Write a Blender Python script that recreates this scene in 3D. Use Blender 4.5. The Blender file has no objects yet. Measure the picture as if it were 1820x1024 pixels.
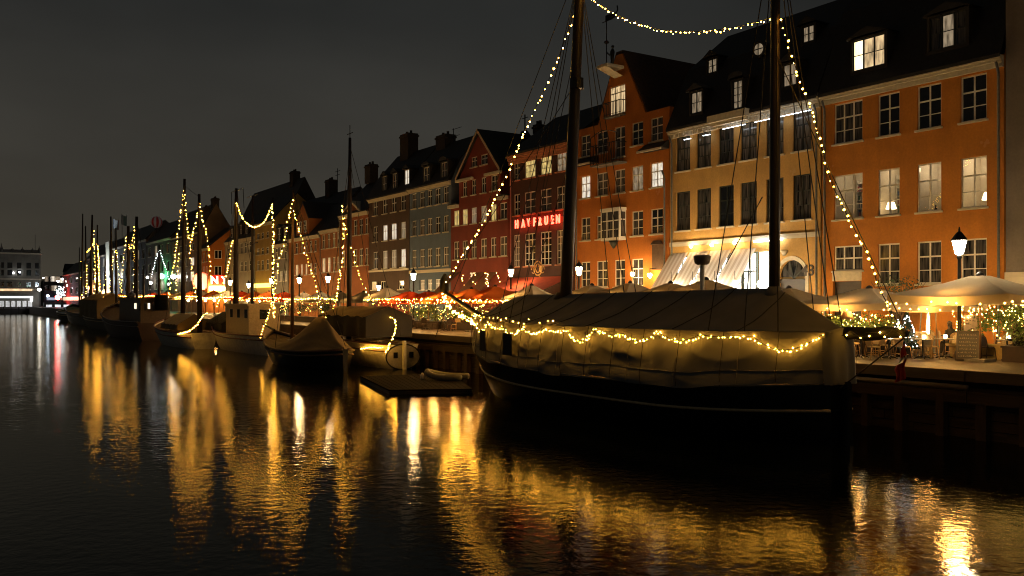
import bpy, bmesh, math, random
from mathutils import Vector, Matrix
from mathutils.geometry import tessellate_polygon
random.seed(7)
R = math.radians
sc = bpy.context.scene

# ------------------------------------------------------------------ camera, sky, exposure
F, HZ, CZ = 1600.0, 534.0, 4.35           # focal length in photo pixels, horizon line, eye height above the water
TH = math.atan2(1030, F)                  # angle between view axis and the canal (canal runs along +Y)
S_, C_ = math.sin(TH), math.cos(TH)
cam_d = bpy.data.cameras.new('camera'); cam = bpy.data.objects.new('camera', cam_d)
sc.collection.objects.link(cam); sc.camera = cam
cam.location = (0, 0, CZ); cam.rotation_euler = (R(90), 0, -TH)
cam_d.sensor_width = 36; cam_d.lens = 36 * F / 1820; cam_d.shift_y = (HZ - 512) / 1820
cam_d.clip_start = 0.1; cam_d.clip_end = 3000

w = bpy.data.worlds.new('World'); sc.world = w; w.use_nodes = True
nt = w.node_tree; nt.nodes.clear()
wo = nt.nodes.new('ShaderNodeOutputWorld'); add = nt.nodes.new('ShaderNodeAddShader')
b1 = nt.nodes.new('ShaderNodeBackground'); b2 = nt.nodes.new('ShaderNodeBackground')
sky = nt.nodes.new('ShaderNodeTexSky'); sky.sky_type = 'NISHITA'; sky.sun_disc = False
sky.sun_elevation = R(-5); sky.sun_rotation = R(250)
nt.links.new(sky.outputs[0], b1.inputs[0]); b1.inputs[1].default_value = 0.05
# low overcast lit from below by the town: a little warmer and lighter towards the horizon
tc = nt.nodes.new('ShaderNodeTexCoord'); sx = nt.nodes.new('ShaderNodeSeparateXYZ')
cr = nt.nodes.new('ShaderNodeValToRGB'); nz = nt.nodes.new('ShaderNodeTexNoise'); mx = nt.nodes.new('ShaderNodeMix')
mx.data_type = 'RGBA'; mx.blend_type = 'MULTIPLY'; mx.inputs[0].default_value = 1.0
nz.inputs['Scale'].default_value = 1.7; nz.inputs['Detail'].default_value = 4
nt.links.new(tc.outputs['Generated'], sx.inputs[0]); nt.links.new(sx.outputs['Z'], cr.inputs[0])
nt.links.new(tc.outputs['Generated'], nz.inputs['Vector'])
e = cr.color_ramp.elements
e[0].position = 0.0; e[0].color = (0.048, 0.041, 0.029, 1)
e[1].position = 0.55; e[1].color = (0.0115, 0.0124, 0.0118, 1)
k = e.new(0.14); k.color = (0.033, 0.0305, 0.0250, 1)
k = e.new(0.30); k.color = (0.0190, 0.0196, 0.0185, 1)
st = nt.nodes.new('ShaderNodeMapping'); st.inputs['Scale'].default_value = (1, 1, 2.6); nt.links.new(tc.outputs['Generated'], st.inputs[0]); nt.links.new(st.outputs[0], nz.inputs['Vector'])
cl = nt.nodes.new('ShaderNodeMapRange'); cl.inputs[1].default_value = 0.3; cl.inputs[2].default_value = 0.7; cl.inputs[3].default_value = 0.38; cl.inputs[4].default_value = 0.82
nt.links.new(nz.outputs['Fac'], cl.inputs[0]); nt.links.new(cr.outputs[0], mx.inputs[6]); nt.links.new(cl.outputs[0], mx.inputs[7])
nt.links.new(mx.outputs[2], b2.inputs[0]); b2.inputs[1].default_value = 1.75
nt.links.new(b1.outputs[0], add.inputs[0]); nt.links.new(b2.outputs[0], add.inputs[1])
nt.links.new(add.outputs[0], wo.inputs[0])

sc.view_settings.view_transform = 'Standard'; sc.view_settings.look = 'None'
sc.view_settings.exposure = 0; sc.view_settings.gamma = 1; sc.view_settings.use_curve_mapping = False
cy = sc.cycles
cy.filter_width = 1.05; cy.use_denoising = True; cy.max_bounces = 5; cy.diffuse_bounces = 2; cy.glossy_bounces = 3
cy.transmission_bounces = 4; cy.transparent_max_bounces = 6; cy.caustics_reflective = False; cy.caustics_refractive = False
cy.sample_clamp_indirect = 2.5; cy.sample_clamp_direct = 0; cy.use_light_tree = True
try: cy.denoiser = 'OPENIMAGEDENOISE'; cy.denoising_input_passes = 'RGB_ALBEDO_NORMAL'
except Exception: pass

# ------------------------------------------------------------------ measuring helpers
def A(px, py, X):
    """photo point seen on the upright plane x = X"""
    a = (px - 910) / F; t = X / (S_ + a * C_)
    return Vector((X, t * (C_ - a * S_), CZ + t * (HZ - py) / F))
def G(px, py, z):
    a = (px - 910) / F; t = (z - CZ) * F / (HZ - py)
    return Vector((t * (S_ + a * C_), t * (C_ - a * S_), z))
def AY(px, py, Y):
    a = (px - 910) / F; t = Y / (C_ - a * S_)
    return Vector((t * (S_ + a * C_), Y, CZ + t * (HZ - py) / F))
XF, ZG = 40.0, 2.15                       # facade line, quay level
QX = 27.2                                 # quay edge

# ------------------------------------------------------------------ mesh helpers
COL = sc.collection; ORG = {}; ZERO = Vector((0, 0, 0))
class MB:
    def __init__(s): s.v = []; s.f = []
    def poly(s, pts):
        n = len(s.v); s.v += [tuple(p) for p in pts]; s.f.append(tuple(range(n, n + len(pts)))); return s
    def box(s, x0, x1, y0, y1, z0, z1):
        n = len(s.v)
        s.v += [(x0,y0,z0),(x1,y0,z0),(x1,y1,z0),(x0,y1,z0),(x0,y0,z1),(x1,y0,z1),(x1,y1,z1),(x0,y1,z1)]
        s.f += [tuple(n+i for i in q) for q in ((0,3,2,1),(4,5,6,7),(0,1,5,4),(1,2,6,5),(2,3,7,6),(3,0,4,7))]; return s
    def beam(s, a, b, wd, ht, up=(0,0,1)):
        a = Vector(a); b = Vector(b); d = (b-a).normalized(); u = Vector(up)
        sd = d.cross(u)
        if sd.length < 1e-4: sd = d.cross(Vector((1,0,0)))
        sd.normalize(); u = sd.cross(d); n = len(s.v)
        for p in (a, b):
            for i, j in ((-1,-1),(1,-1),(1,1),(-1,1)): s.v.append(tuple(p + sd*i*wd/2 + u*j*ht/2))
        s.f += [tuple(n+i for i in q) for q in ((0,1,2,3),(7,6,5,4),(0,4,5,1),(1,5,6,2),(2,6,7,3),(3,7,4,0))]; return s
    def tube(s, pts, r, n=8, caps=True):
        pts = [Vector(p) for p in pts]; m = len(pts)
        rr = r if isinstance(r, (list, tuple)) else [r]*m
        base = len(s.v); prev = None
        for i, p in enumerate(pts):
            d = (pts[min(i+1,m-1)] - pts[max(i-1,0)]).normalized()
            if prev is None:
                u = d.cross(Vector((0,0,1)));
                if u.length < 1e-3: u = d.cross(Vector((1,0,0)))
            else: u = prev - d*prev.dot(d)
            u.normalize(); prev = u; v = d.cross(u)
            for k in range(n):
                t = 2*math.pi*k/n; s.v.append(tuple(p + (u*math.cos(t) + v*math.sin(t))*rr[i]))
        for i in range(m-1):
            for k in range(n):
                k2 = (k+1) % n
                s.f.append((base+i*n+k, base+i*n+k2, base+(i+1)*n+k2, base+(i+1)*n+k))
        if caps:
            s.f.append(tuple(base+k for k in reversed(range(n)))); s.f.append(tuple(base+(m-1)*n+k for k in range(n)))
        return s
    def lathe(s, prof, c=(0,0,0), n=12):
        base = len(s.v); c = Vector(c)
        for r, z in prof:
            for k in range(n):
                t = 2*math.pi*k/n; s.v.append((c.x+r*math.cos(t), c.y+r*math.sin(t), c.z+z))
        for i in range(len(prof)-1):
            for k in range(n):
                k2 = (k+1) % n; s.f.append((base+i*n+k, base+i*n+k2, base+(i+1)*n+k2, base+(i+1)*n+k))
        s.f.append(tuple(base+k for k in reversed(range(n)))); s.f.append(tuple(base+(len(prof)-1)*n+k for k in range(n)))
        return s
    def ball(s, c, r, sz=1.0):
        """12-vertex ball (icosahedron)"""
        n = len(s.v); g = 0.8507*r; h = 0.5257*r; c = Vector(c)
        for p in ((-h,g,0),(h,g,0),(-h,-g,0),(h,-g,0),(0,-h,g),(0,h,g),(0,-h,-g),(0,h,-g),(g,0,-h),(g,0,h),(-g,0,-h),(-g,0,h)):
            s.v.append((c.x+p[0], c.y+p[1], c.z+p[2]*sz))
        s.f += [tuple(n+i for i in q) for q in ((0,11,5),(0,5,1),(0,1,7),(0,7,10),(0,10,11),(1,5,9),(5,11,4),(11,10,2),(10,7,6),(7,1,8),(3,9,4),(3,4,2),(3,2,6),(3,6,8),(3,8,9),(4,9,5),(2,4,11),(6,2,10),(8,6,7),(9,8,1))]
        return s
    def octa(s, c, r):
        n = len(s.v); c = Vector(c)
        for p in ((1,0,0),(0,1,0),(-1,0,0),(0,-1,0),(0,0,1),(0,0,-1)): s.v.append((c.x+p[0]*r, c.y+p[1]*r, c.z+p[2]*r))
        s.f += [tuple(n+i for i in q) for q in ((0,1,4),(1,2,4),(2,3,4),(3,0,4),(1,0,5),(2,1,5),(3,2,5),(0,3,5))]; return s
    def grid(s, rows, close=False):
        """rows: list of equal-length point rows"""
        base = len(s.v); n = len(rows[0])
        for r in rows: s.v += [tuple(p) for p in r]
        for i in range(len(rows)-1):
            for k in range(n-1 + (1 if close else 0)):
                k2 = (k+1) % n; s.f.append((base+i*n+k, base+i*n+k2, base+(i+1)*n+k2, base+(i+1)*n+k))
        return s
    def mesh(s, name, m, smooth=False, off=ZERO):
        me = bpy.data.meshes.new(name)
        me.from_pydata([(x-off.x, y-off.y, z-off.z) for x, y, z in s.v], [], s.f); me.update()
        if m: me.materials.append(m)
        if smooth: me.polygons.foreach_set('use_smooth', [True]*len(me.polygons))
        return me
    def build(s, name, m, parent=None, smooth=False, kind=None, label=None):
        off = ORG.get(parent, ZERO) if parent else ZERO
        o = bpy.data.objects.new(name, s.mesh(name, m, smooth, off)); COL.objects.link(o)
        if parent: o.parent = parent
        ORG[o] = off
        if kind: o['kind'] = kind
        if label: o['label'] = label
        return o
def tag(o, label=None, cat=None, group=None, kind=None):
    if label: o['label'] = label
    if cat: o['category'] = cat
    if group: o['group'] = group
    if kind: o['kind'] = kind
    return o
def thing(name, label, cat, loc=(0,0,0), rz=0, group=None):
    o = bpy.data.objects.new(name, None); COL.objects.link(o); o.empty_display_size = 0.3
    o.location = loc; o.rotation_euler = (0,0,rz); ORG[o] = Vector(loc)
    return tag(o, label, cat, group)
def local(name, label, cat, loc=(0,0,0), rz=0, group=None):
    o = thing(name, label, cat, loc, rz, group); ORG[o] = ZERO; return o
def dup(root, loc, rz=0, label=None, scale=1.0, group=None):
    r = root.copy(); COL.objects.link(r); r.location = loc; r.rotation_euler = (0,0,rz); r.scale = (scale,)*3
    if label: r['label'] = label
    if group: r['group'] = group
    for ch in list(root.children):
        c = ch.copy(); COL.objects.link(c); c.parent = r
        for g in list(ch.children):
            d = g.copy(); COL.objects.link(d); d.parent = c
    return r
def inst(name, me, parent, loc, scale=(1,1,1), rz=0):
    """a piece that shares its mesh"""
    o = bpy.data.objects.new(name, me); COL.objects.link(o); o.parent = parent
    o.location = Vector(loc) - ORG.get(parent, ZERO); o.scale = scale; o.rotation_euler = (0,0,rz); ORG[o] = Vector(loc); return o

# ------------------------------------------------------------------ materials
def mk(name):
    m = bpy.data.materials.new(name); m.use_nodes = True
    n = m.node_tree.nodes; return m, n, m.node_tree.links, n['Principled BSDF']
MATS = {}
def mat(name, col, rough=0.7, metal=0.0, var=0.25, scale=6.0, bump=0.15, bscale=None, spec=0.5, stretch=None):
    """painted / wooden / stone stuff: base colour broken up by two noises, light relief"""
    if name in MATS: return MATS[name]
    m, n, l, p = mk(name); MATS[name] = m
    t = n.new('ShaderNodeTexCoord'); mp = n.new('ShaderNodeMapping'); l.new(t.outputs['Object'], mp.inputs[0])
    if stretch: mp.inputs['Scale'].default_value = stretch
    a = n.new('ShaderNodeTexNoise'); a.inputs['Scale'].default_value = scale; a.inputs['Detail'].default_value = 6; a.inputs['Roughness'].default_value = 0.65
    l.new(mp.outputs[0], a.inputs['Vector'])
    r = n.new('ShaderNodeValToRGB'); l.new(a.outputs['Fac'], r.inputs[0])
    c = Vector(col); lo = c*(1-var); hi = c*(1+var*0.6)
    r.color_ramp.elements[0].position = 0.3; r.color_ramp.elements[0].color = (*lo, 1)
    r.color_ramp.elements[1].position = 0.72; r.color_ramp.elements[1].color = (min(hi.x,1), min(hi.y,1), min(hi.z,1), 1)
    l.new(r.outputs[0], p.inputs['Base Color'])
    p.inputs['Roughness'].default_value = rough; p.inputs['Metallic'].default_value = metal; p.inputs['Specular IOR Level'].default_value = spec
    if bump:
        b = n.new('ShaderNodeBump'); b.inputs['Strength'].default_value = bump; b.inputs['Distance'].default_value = 0.02
        a2 = n.new('ShaderNodeTexNoise'); a2.inputs['Scale'].default_value = bscale or scale*5; a2.inputs['Detail'].default_value = 4
        l.new(mp.outputs[0], a2.inputs['Vector']); l.new(a2.outputs['Fac'], b.inputs['Height']); l.new(b.outputs[0], p.inputs['Normal'])
    return m
def plaster(name, col, wear=0.3):
    """limewashed facade: broad mottling, vertical run-off streaks, a few patches of repair"""
    if name in MATS: return MATS[name]
    m, n, l, p = mk(name); MATS[name] = m; c = Vector(col)
    t = n.new('ShaderNodeTexCoord')
    def noise(scale, st=(1,1,1), det=6):
        mp = n.new('ShaderNodeMapping'); mp.inputs['Scale'].default_value = st; l.new(t.outputs['Object'], mp.inputs[0])
        a = n.new('ShaderNodeTexNoise'); a.inputs['Scale'].default_value = scale; a.inputs['Detail'].default_value = det
        a.inputs['Roughness'].default_value = 0.6; l.new(mp.outputs[0], a.inputs['Vector']); return a
    def ramp(src, p0, p1, c0, c1):
        r = n.new('ShaderNodeValToRGB'); l.new(src.outputs['Fac'], r.inputs[0]); q = r.color_ramp.elements
        q[0].position = p0; q[0].color = (*c0, 1); q[1].position = p1; q[1].color = (*c1, 1); return r
    def mul(a, b, f=1.0, mode='MULTIPLY'):
        x = n.new('ShaderNodeMix'); x.data_type = 'RGBA'; x.blend_type = mode; x.inputs[0].default_value = f
        l.new(a, x.inputs[6]); l.new(b, x.inputs[7]); return x.outputs[2]
    base = ramp(noise(0.42), 0.32, 0.66, c*(1-wear), c*1.05)
    streak = ramp(noise(1.1, (1, 1.2, 0.16)), 0.30, 0.70, (1-wear*.55,)*3, (1.0,)*3)
    fine = ramp(noise(9.0), 0.3, 0.75, (0.86,)*3, (1.06,)*3)
    o = mul(mul(base.outputs[0], streak.outputs[0]), fine.outputs[0])
    pn = noise(0.9, det=3); pr = ramp(pn, 0.70, 0.715, (0,0,0), (1,1,1))
    x = n.new('ShaderNodeMix'); x.data_type = 'RGBA'; l.new(pr.outputs[0], x.inputs[0]); l.new(o, x.inputs[6])
    x.inputs[7].default_value = (*(c*0.75 + Vector((0.05,0.05,0.05))), 1)
    l.new(x.outputs[2], p.inputs['Base Color']); p.inputs['Roughness'].default_value = 0.85
    b = n.new('ShaderNodeBump'); b.inputs['Strength'].default_value = 0.25; b.inputs['Distance'].default_value = 0.02
    l.new(noise(14).outputs['Fac'], b.inputs['Height']); l.new(b.outputs[0], p.inputs['Normal'])
    return m
def emit(name, col, strength, var=0.0, scale=3.0, base=(0.8,0.8,0.8)):
    if name in MATS: return MATS[name]
    m, n, l, p = mk(name); MATS[name] = m
    p.inputs['Base Color'].default_value = (*base, 1); p.inputs['Roughness'].default_value = 0.35
    p.inputs['Emission Color'].default_value = (*col, 1); p.inputs['Emission Strength'].default_value = strength
    if var:
        t = n.new('ShaderNodeTexCoord'); oi = n.new('ShaderNodeObjectInfo'); ad = n.new('ShaderNodeVectorMath'); ad.operation = 'ADD'
        l.new(t.outputs['Object'], ad.inputs[0]); sc_ = n.new('ShaderNodeVectorMath'); sc_.operation = 'SCALE'; sc_.inputs[3].default_value = 40
        cb = n.new('ShaderNodeCombineXYZ'); l.new(oi.outputs['Random'], cb.inputs[1]); l.new(cb.outputs[0], sc_.inputs[0]); l.new(sc_.outputs[0], ad.inputs[1])
        a = n.new('ShaderNodeTexNoise'); a.inputs['Scale'].default_value = scale; a.inputs['Detail'].default_value = 3
        mp = n.new('ShaderNodeMapping'); mp.inputs['Scale'].default_value = (1, 1.6, 0.5); l.new(ad.outputs[0], mp.inputs[0]); l.new(mp.outputs[0], a.inputs['Vector'])
        r = n.new('ShaderNodeMapRange'); r.inputs[1].default_value = 0.3; r.inputs[2].default_value = 0.7
        r.inputs[3].default_value = strength*(1-var); r.inputs[4].default_value = strength*(1+var*0.5)
        l.new(a.outputs['Fac'], r.inputs[0]); l.new(r.outputs[0], p.inputs['Emission Strength'])
    return m
def glass(name, col, rough=0.08, curtain=None):
    """a window pane: glossy skin over a dark room, or over a pale curtain hanging close behind"""
    if name in MATS: return MATS[name]
    m, n, l, p = mk(name); MATS[name] = m
    p.inputs['Roughness'].default_value = rough; p.inputs['Specular IOR Level'].default_value = 0.6
    t = n.new('ShaderNodeTexCoord'); oi = n.new('ShaderNodeObjectInfo'); cb = n.new('ShaderNodeCombineXYZ')
    l.new(oi.outputs['Random'], cb.inputs[1]); ad = n.new('ShaderNodeVectorMath'); ad.operation = 'MULTIPLY_ADD'
    l.new(cb.outputs[0], ad.inputs[0]); ad.inputs[1].default_value = (0, 30, 0); l.new(t.outputs['Object'], ad.inputs[2])
    mp = n.new('ShaderNodeMapping'); mp.inputs['Scale'].default_value = (1, 2.2, 0.25); l.new(ad.outputs[0], mp.inputs[0])
    a = n.new('ShaderNodeTexNoise'); a.inputs['Scale'].default_value = 2.2; a.inputs['Detail'].default_value = 2; l.new(mp.outputs[0], a.inputs['Vector'])
    r = n.new('ShaderNodeValToRGB'); l.new(a.outputs['Fac'], r.inputs[0]); q = r.color_ramp.elements
    q[0].position = 0.35; q[0].color = (*col, 1); q[1].position = 0.65; q[1].color = (*(curtain or tuple(v*1.8 for v in col)), 1)
    l.new(r.outputs[0], p.inputs['Base Color'])
    return m

WARM = (1.0, 0.60, 0.19); AMBER = (1.0, 0.50, 0.13)
M = dict(
 bulb=emit('bulb_glow', (1.0, 0.46, 0.045), 76), bulb_far=emit('bulb_glow_far', (1.0, 0.46, 0.05), 66),
 bulb_cool=emit('bulb_glow_cool', (0.86, 0.92, 1.0), 16), fairy=emit('fairy_bulb', (1.0, 0.56, 0.12), 24),
 lantern=emit('lantern_glass', (1.0, 0.66, 0.30), 165), lantern_white=emit('lantern_glass_white', (1.0, 0.80, 0.52), 200),
 cafe=emit('cafe_lamp', (1.0, 0.60, 0.20), 175), heat=emit('heater_lamp', (1.0, 0.50, 0.12), 190), candle=emit('candle_glow', (1.0, 0.72, 0.38), 24),
 wire=mat('black_wire', (0.012,0.012,0.012), 0.6, var=0.1, bump=0),
 iron=mat('black_iron', (0.015,0.015,0.016), 0.45, metal=0.4, var=0.3, scale=20, bump=0.1),
 white=mat('white_window_paint', (0.80,0.76,0.68), 0.5, var=0.15, scale=14, bump=0.1),
 green=mat('dark_green_paint', (0.020,0.026,0.020), 0.4, var=0.3, scale=14, bump=0.1),
 cream=mat('cream_stucco_trim', (0.62,0.55,0.42), 0.75, var=0.2, scale=5, bump=0.2),
 stone=mat('grey_plinth_stone', (0.16,0.15,0.14), 0.85, var=0.35, scale=4, bump=0.4),
 roof=mat('black_glazed_tile', (0.020,0.018,0.017), 0.62, var=0.5, scale=5, bump=0.5, bscale=16),
 roof_red=mat('old_clay_tile', (0.060,0.028,0.018), 0.8, var=0.5, scale=5, bump=0.5, bscale=16),
 brick=mat('chimney_brick', (0.06,0.045,0.036), 0.9, var=0.4, scale=9, bump=0.5),
 zinc=mat('zinc_pipe', (0.20,0.20,0.19), 0.5, metal=0.5, var=0.3, scale=9, bump=0.1),
 dark=glass('pane_dark', (0.006,0.007,0.009)), dim=glass('pane_curtained', (0.05,0.047,0.042), 0.12, (0.24,0.22,0.19)),
 half=glass('pane_half_curtained', (0.008,0.009,0.010), 0.1, (0.11,0.10,0.09)),
 lit=emit('pane_lit_warm', (1.0,0.70,0.36), 0.75, 0.75, 2.2, (0.3,0.28,0.25)), lity=emit('pane_lit_yellow', (1.0,0.72,0.24), 0.62, 0.7, 2.5, (0.3,0.28,0.25)),
 litw=emit('pane_lit_white', (1.0,0.88,0.70), 0.85, 0.6, 2.0, (0.3,0.3,0.3)), litd=emit('pane_lit_dim', (1.0,0.76,0.48), 0.24, 0.8, 2.5, (0.2,0.19,0.17)),
 shop=emit('shop_window_glow', (1.0,0.95,0.85), 3.2, 0.75, 1.6, (0.5,0.5,0.5)), shopw=emit('shop_light_panel', (1.0,0.97,0.92), 14),
 door=mat('dark_door_wood', (0.03,0.02,0.014), 0.5, var=0.4, scale=8), 
)

# ------------------------------------------------------------------ the setting: water, quay, ground
def water_mat():
    m, n, l, p = mk('harbour_water'); n.remove(p)
    di = n.new('ShaderNodeBsdfDiffuse'); di.inputs[0].default_value = (0.0022, 0.0034, 0.0028, 1)
    gl = n.new('ShaderNodeBsdfGlossy'); gl.distribution = 'BECKMANN'; gl.inputs['Roughness'].default_value = 0.128; gl.inputs[0].default_value = (0.90, 0.86, 0.76, 1)
    fr = n.new('ShaderNodeFresnel'); fr.inputs[0].default_value = 1.33
    ms = n.new('ShaderNodeMixShader'); l.new(fr.outputs[0], ms.inputs[0]); l.new(di.outputs[0], ms.inputs[1]); l.new(gl.outputs[0], ms.inputs[2]); l.new(ms.outputs[0], n['Material Output'].inputs[0])
    t = n.new('ShaderNodeTexCoord')
    def nz(scale, st, rot, det):
        mp = n.new('ShaderNodeMapping'); mp.inputs['Scale'].default_value = st; mp.inputs['Rotation'].default_value = (0,0,rot)
        l.new(t.outputs['Object'], mp.inputs[0]); a = n.new('ShaderNodeTexNoise'); a.inputs['Scale'].default_value = scale
        a.inputs['Detail'].default_value = det; a.inputs['Roughness'].default_value = 0.5; l.new(mp.outputs[0], a.inputs['Vector']); return a.outputs['Fac']
    a1 = nz(3.6, (1, 1, 1), 0.5, 2); a2 = nz(13.0, (1, 1, 1), 1.1, 2); a3 = nz(0.30, (1, 1, 1), 0.2, 2)
    ad = n.new('ShaderNodeMath'); ad.operation = 'MULTIPLY_ADD'; l.new(a2, ad.inputs[0]); ad.inputs[1].default_value = 0.15; l.new(a1, ad.inputs[2])
    ae = n.new('ShaderNodeMath'); ae.operation = 'MULTIPLY_ADD'; l.new(a3, ae.inputs[0]); ae.inputs[1].default_value = 1.3; l.new(ad.outputs[0], ae.inputs[2])
    b = n.new('ShaderNodeBump'); b.inputs['Strength'].default_value = 1.0; b.inputs['Distance'].default_value = 0.0085
    l.new(ae.outputs[0], b.inputs['Height']); l.new(b.outputs[0], gl.inputs['Normal']); l.new(b.outputs[0], fr.inputs['Normal'])
    return m
bm = MB(); bm.poly([(-60,-60,0),(QX+0.6,-60,0),(QX+0.6,420,0),(-60,420,0)])
tag(bm.build('water', water_mat()), kind='structure')
m_cob, n, l, p = mk('cobbled_terrace')
t = n.new('ShaderNodeTexCoord'); v = n.new('ShaderNodeTexVoronoi'); v.inputs['Scale'].default_value = 7.0; l.new(t.outputs['Object'], v.inputs['Vector'])
a = n.new('ShaderNodeTexNoise'); a.inputs['Scale'].default_value = 0.8; a.inputs['Detail'].default_value = 6; l.new(t.outputs['Object'], a.inputs['Vector'])
r = n.new('ShaderNodeValToRGB'); l.new(a.outputs['Fac'], r.inputs[0]); r.color_ramp.elements[0].color = (0.035,0.027,0.020,1); r.color_ramp.elements[1].color = (0.095,0.074,0.055,1)
x = n.new('ShaderNodeMix'); x.data_type = 'RGBA'; x.blend_type = 'MULTIPLY'; x.inputs[0].default_value = 0.35; l.new(r.outputs[0], x.inputs[6]); l.new(v.outputs['Color'], x.inputs[7]); l.new(x.outputs[2], p.inputs['Base Color'])
b = n.new('ShaderNodeBump'); b.inputs['Strength'].default_value = 0.6; b.inputs['Distance'].default_value = 0.03; b.invert = True; l.new(v.outputs['Distance'], b.inputs['Height']); l.new(b.outputs[0], p.inputs['Normal']); p.inputs['Roughness'].default_value = 0.55
bm = MB(); bm.box(QX+0.45, 35.2, -30, 344, -1.5, ZG); tag(bm.build('terrace_pavement', m_cob), kind='structure')
bm = MB(); bm.box(35.2, 38.2, -30, 600, -1.5, ZG-0.06); tag(bm.build('street', mat('street_setts', (0.07,0.065,0.06), 0.6, var=0.3, scale=5, bump=0.6, bscale=9)), kind='structure')
bm = MB(); bm.box(38.2, 400, -30, 900, -1.5, ZG+0.06); bm.box(-300, 35.2, 344, 900, -1.5, ZG+0.05)
tag(bm.build('ground', mat('paving_slabs', (0.13,0.12,0.11), 0.7, var=0.3, scale=2, bump=0.4)), kind='structure')

# quay wall: timber piles, planks, waling and a heavy cap beam
wood = mat('wet_quay_timber', (0.10,0.062,0.034), 0.6, var=0.55, scale=3, bump=0.6, bscale=14, stretch=(1,0.25,1))
woodv = mat('wet_quay_pile', (0.12,0.070,0.036), 0.6, var=0.5, scale=4, bump=0.6, bscale=16, stretch=(1,1,0.2))
cap = mat('worn_cap_timber', (0.15,0.105,0.06), 0.65, var=0.4, scale=3, bump=0.5, bscale=12, stretch=(1,0.2,1))
qw = thing('quay_wall', 'timber piled quay wall below the cobbled terrace', 'quay wall', (QX, 10, 0))
bm = MB(); bm.box(QX+0.40, QX+0.46, -20, 343, -1, ZG-0.3); bm.build('backing', mat('black_backing', (0.012,0.010,0.008), 0.9, bump=0), qw)
post = MB().box(-0.14, 0.14, -0.14, 0.14, -0.8, 1.42).mesh('post', woodv)
cube = {}
def ubox(m):
    if m.name not in cube: cube[m.name] = MB().box(-0.5,0.5,-0.5,0.5,-0.5,0.5).mesh('unit_'+m.name, m)
    return cube[m.name]
y = 9.0; i = 0
while y < 60:
    inst('post', post, qw, (QX+0.16+random.uniform(-.03,.03), y, 0), (random.uniform(.85,1.2), random.uniform(.85,1.25), 1)); y += random.uniform(1.25, 1.5)
for row in range(5):
    y = 6.0 + row*0.7
    while y < 60:
        L = random.uniform(2.6, 3.6)
        inst('plank', ubox(wood), qw, (QX+0.355+random.uniform(-.015,.02), y+L/2, 0.12+row*0.33), (0.07, L-0.02, 0.30)); y += L
for y0 in range(4, 342, 6):
    if y0 < 60:
        inst('cap_beam', ubox(cap), qw, (QX+0.20, y0+3, ZG-0.17), (0.52, 5.97, 0.345))
        inst('waling', ubox(wood), qw, (QX+0.10, y0+3, 1.30), (0.16, 5.97, 0.36))
bm = MB(); bm.box(QX-0.05, QX+0.45, 64, 343, ZG-0.34, ZG+0.004); bm.box(QX+0.05, QX+0.4, 64, 343, -1, ZG-0.34); bm.build('timber_facing', wood, qw)
sp = MB().tube([A(1492,671,26.72), A(1600,680,26.72), A(1720,689.5,26.72)], 0.085, 8); o = sp.build('spar', mat('pale_spar', (0.22,0.16,0.09), 0.5, var=0.3, scale=8, stretch=(1,.2,1)), None, True)
tag(o, 'long pale wooden spar slung along the quay wall behind the ship stern', 'spar')

# ------------------------------------------------------------------ lettering
def text_mesh(s, size, m, ext=0.03, bold=0.0):
    cu = bpy.data.curves.new('t', 'FONT'); cu.body = s; cu.size = size; cu.extrude = ext; cu.offset = bold; cu.align_x = 'CENTER'; cu.resolution_u = 3
    o = bpy.data.objects.new('t', cu); COL.objects.link(o); dg = bpy.context.evaluated_depsgraph_get()
    me = bpy.data.meshes.new_from_object(o.evaluated_get(dg)); bpy.data.objects.remove(o); me.materials.clear(); me.materials.append(m); return me
FACE_W = Matrix(((0,0,-1),(-1,0,0),(0,1,0))).to_euler()        # text on a wall that looks towards -X
FACE_S = (R(90),0,0)                                            # text on a wall that looks towards -Y
def letter(s, size, m, loc, parent, rot=FACE_W, ext=0.03, bold=0.0, name='letter'):
    o = bpy.data.objects.new(name, text_mesh(s, size, m, ext, bold)); COL.objects.link(o); o.parent = parent
    o.location = Vector(loc) - ORG.get(parent, ZERO); o.rotation_euler = rot; return o

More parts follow.
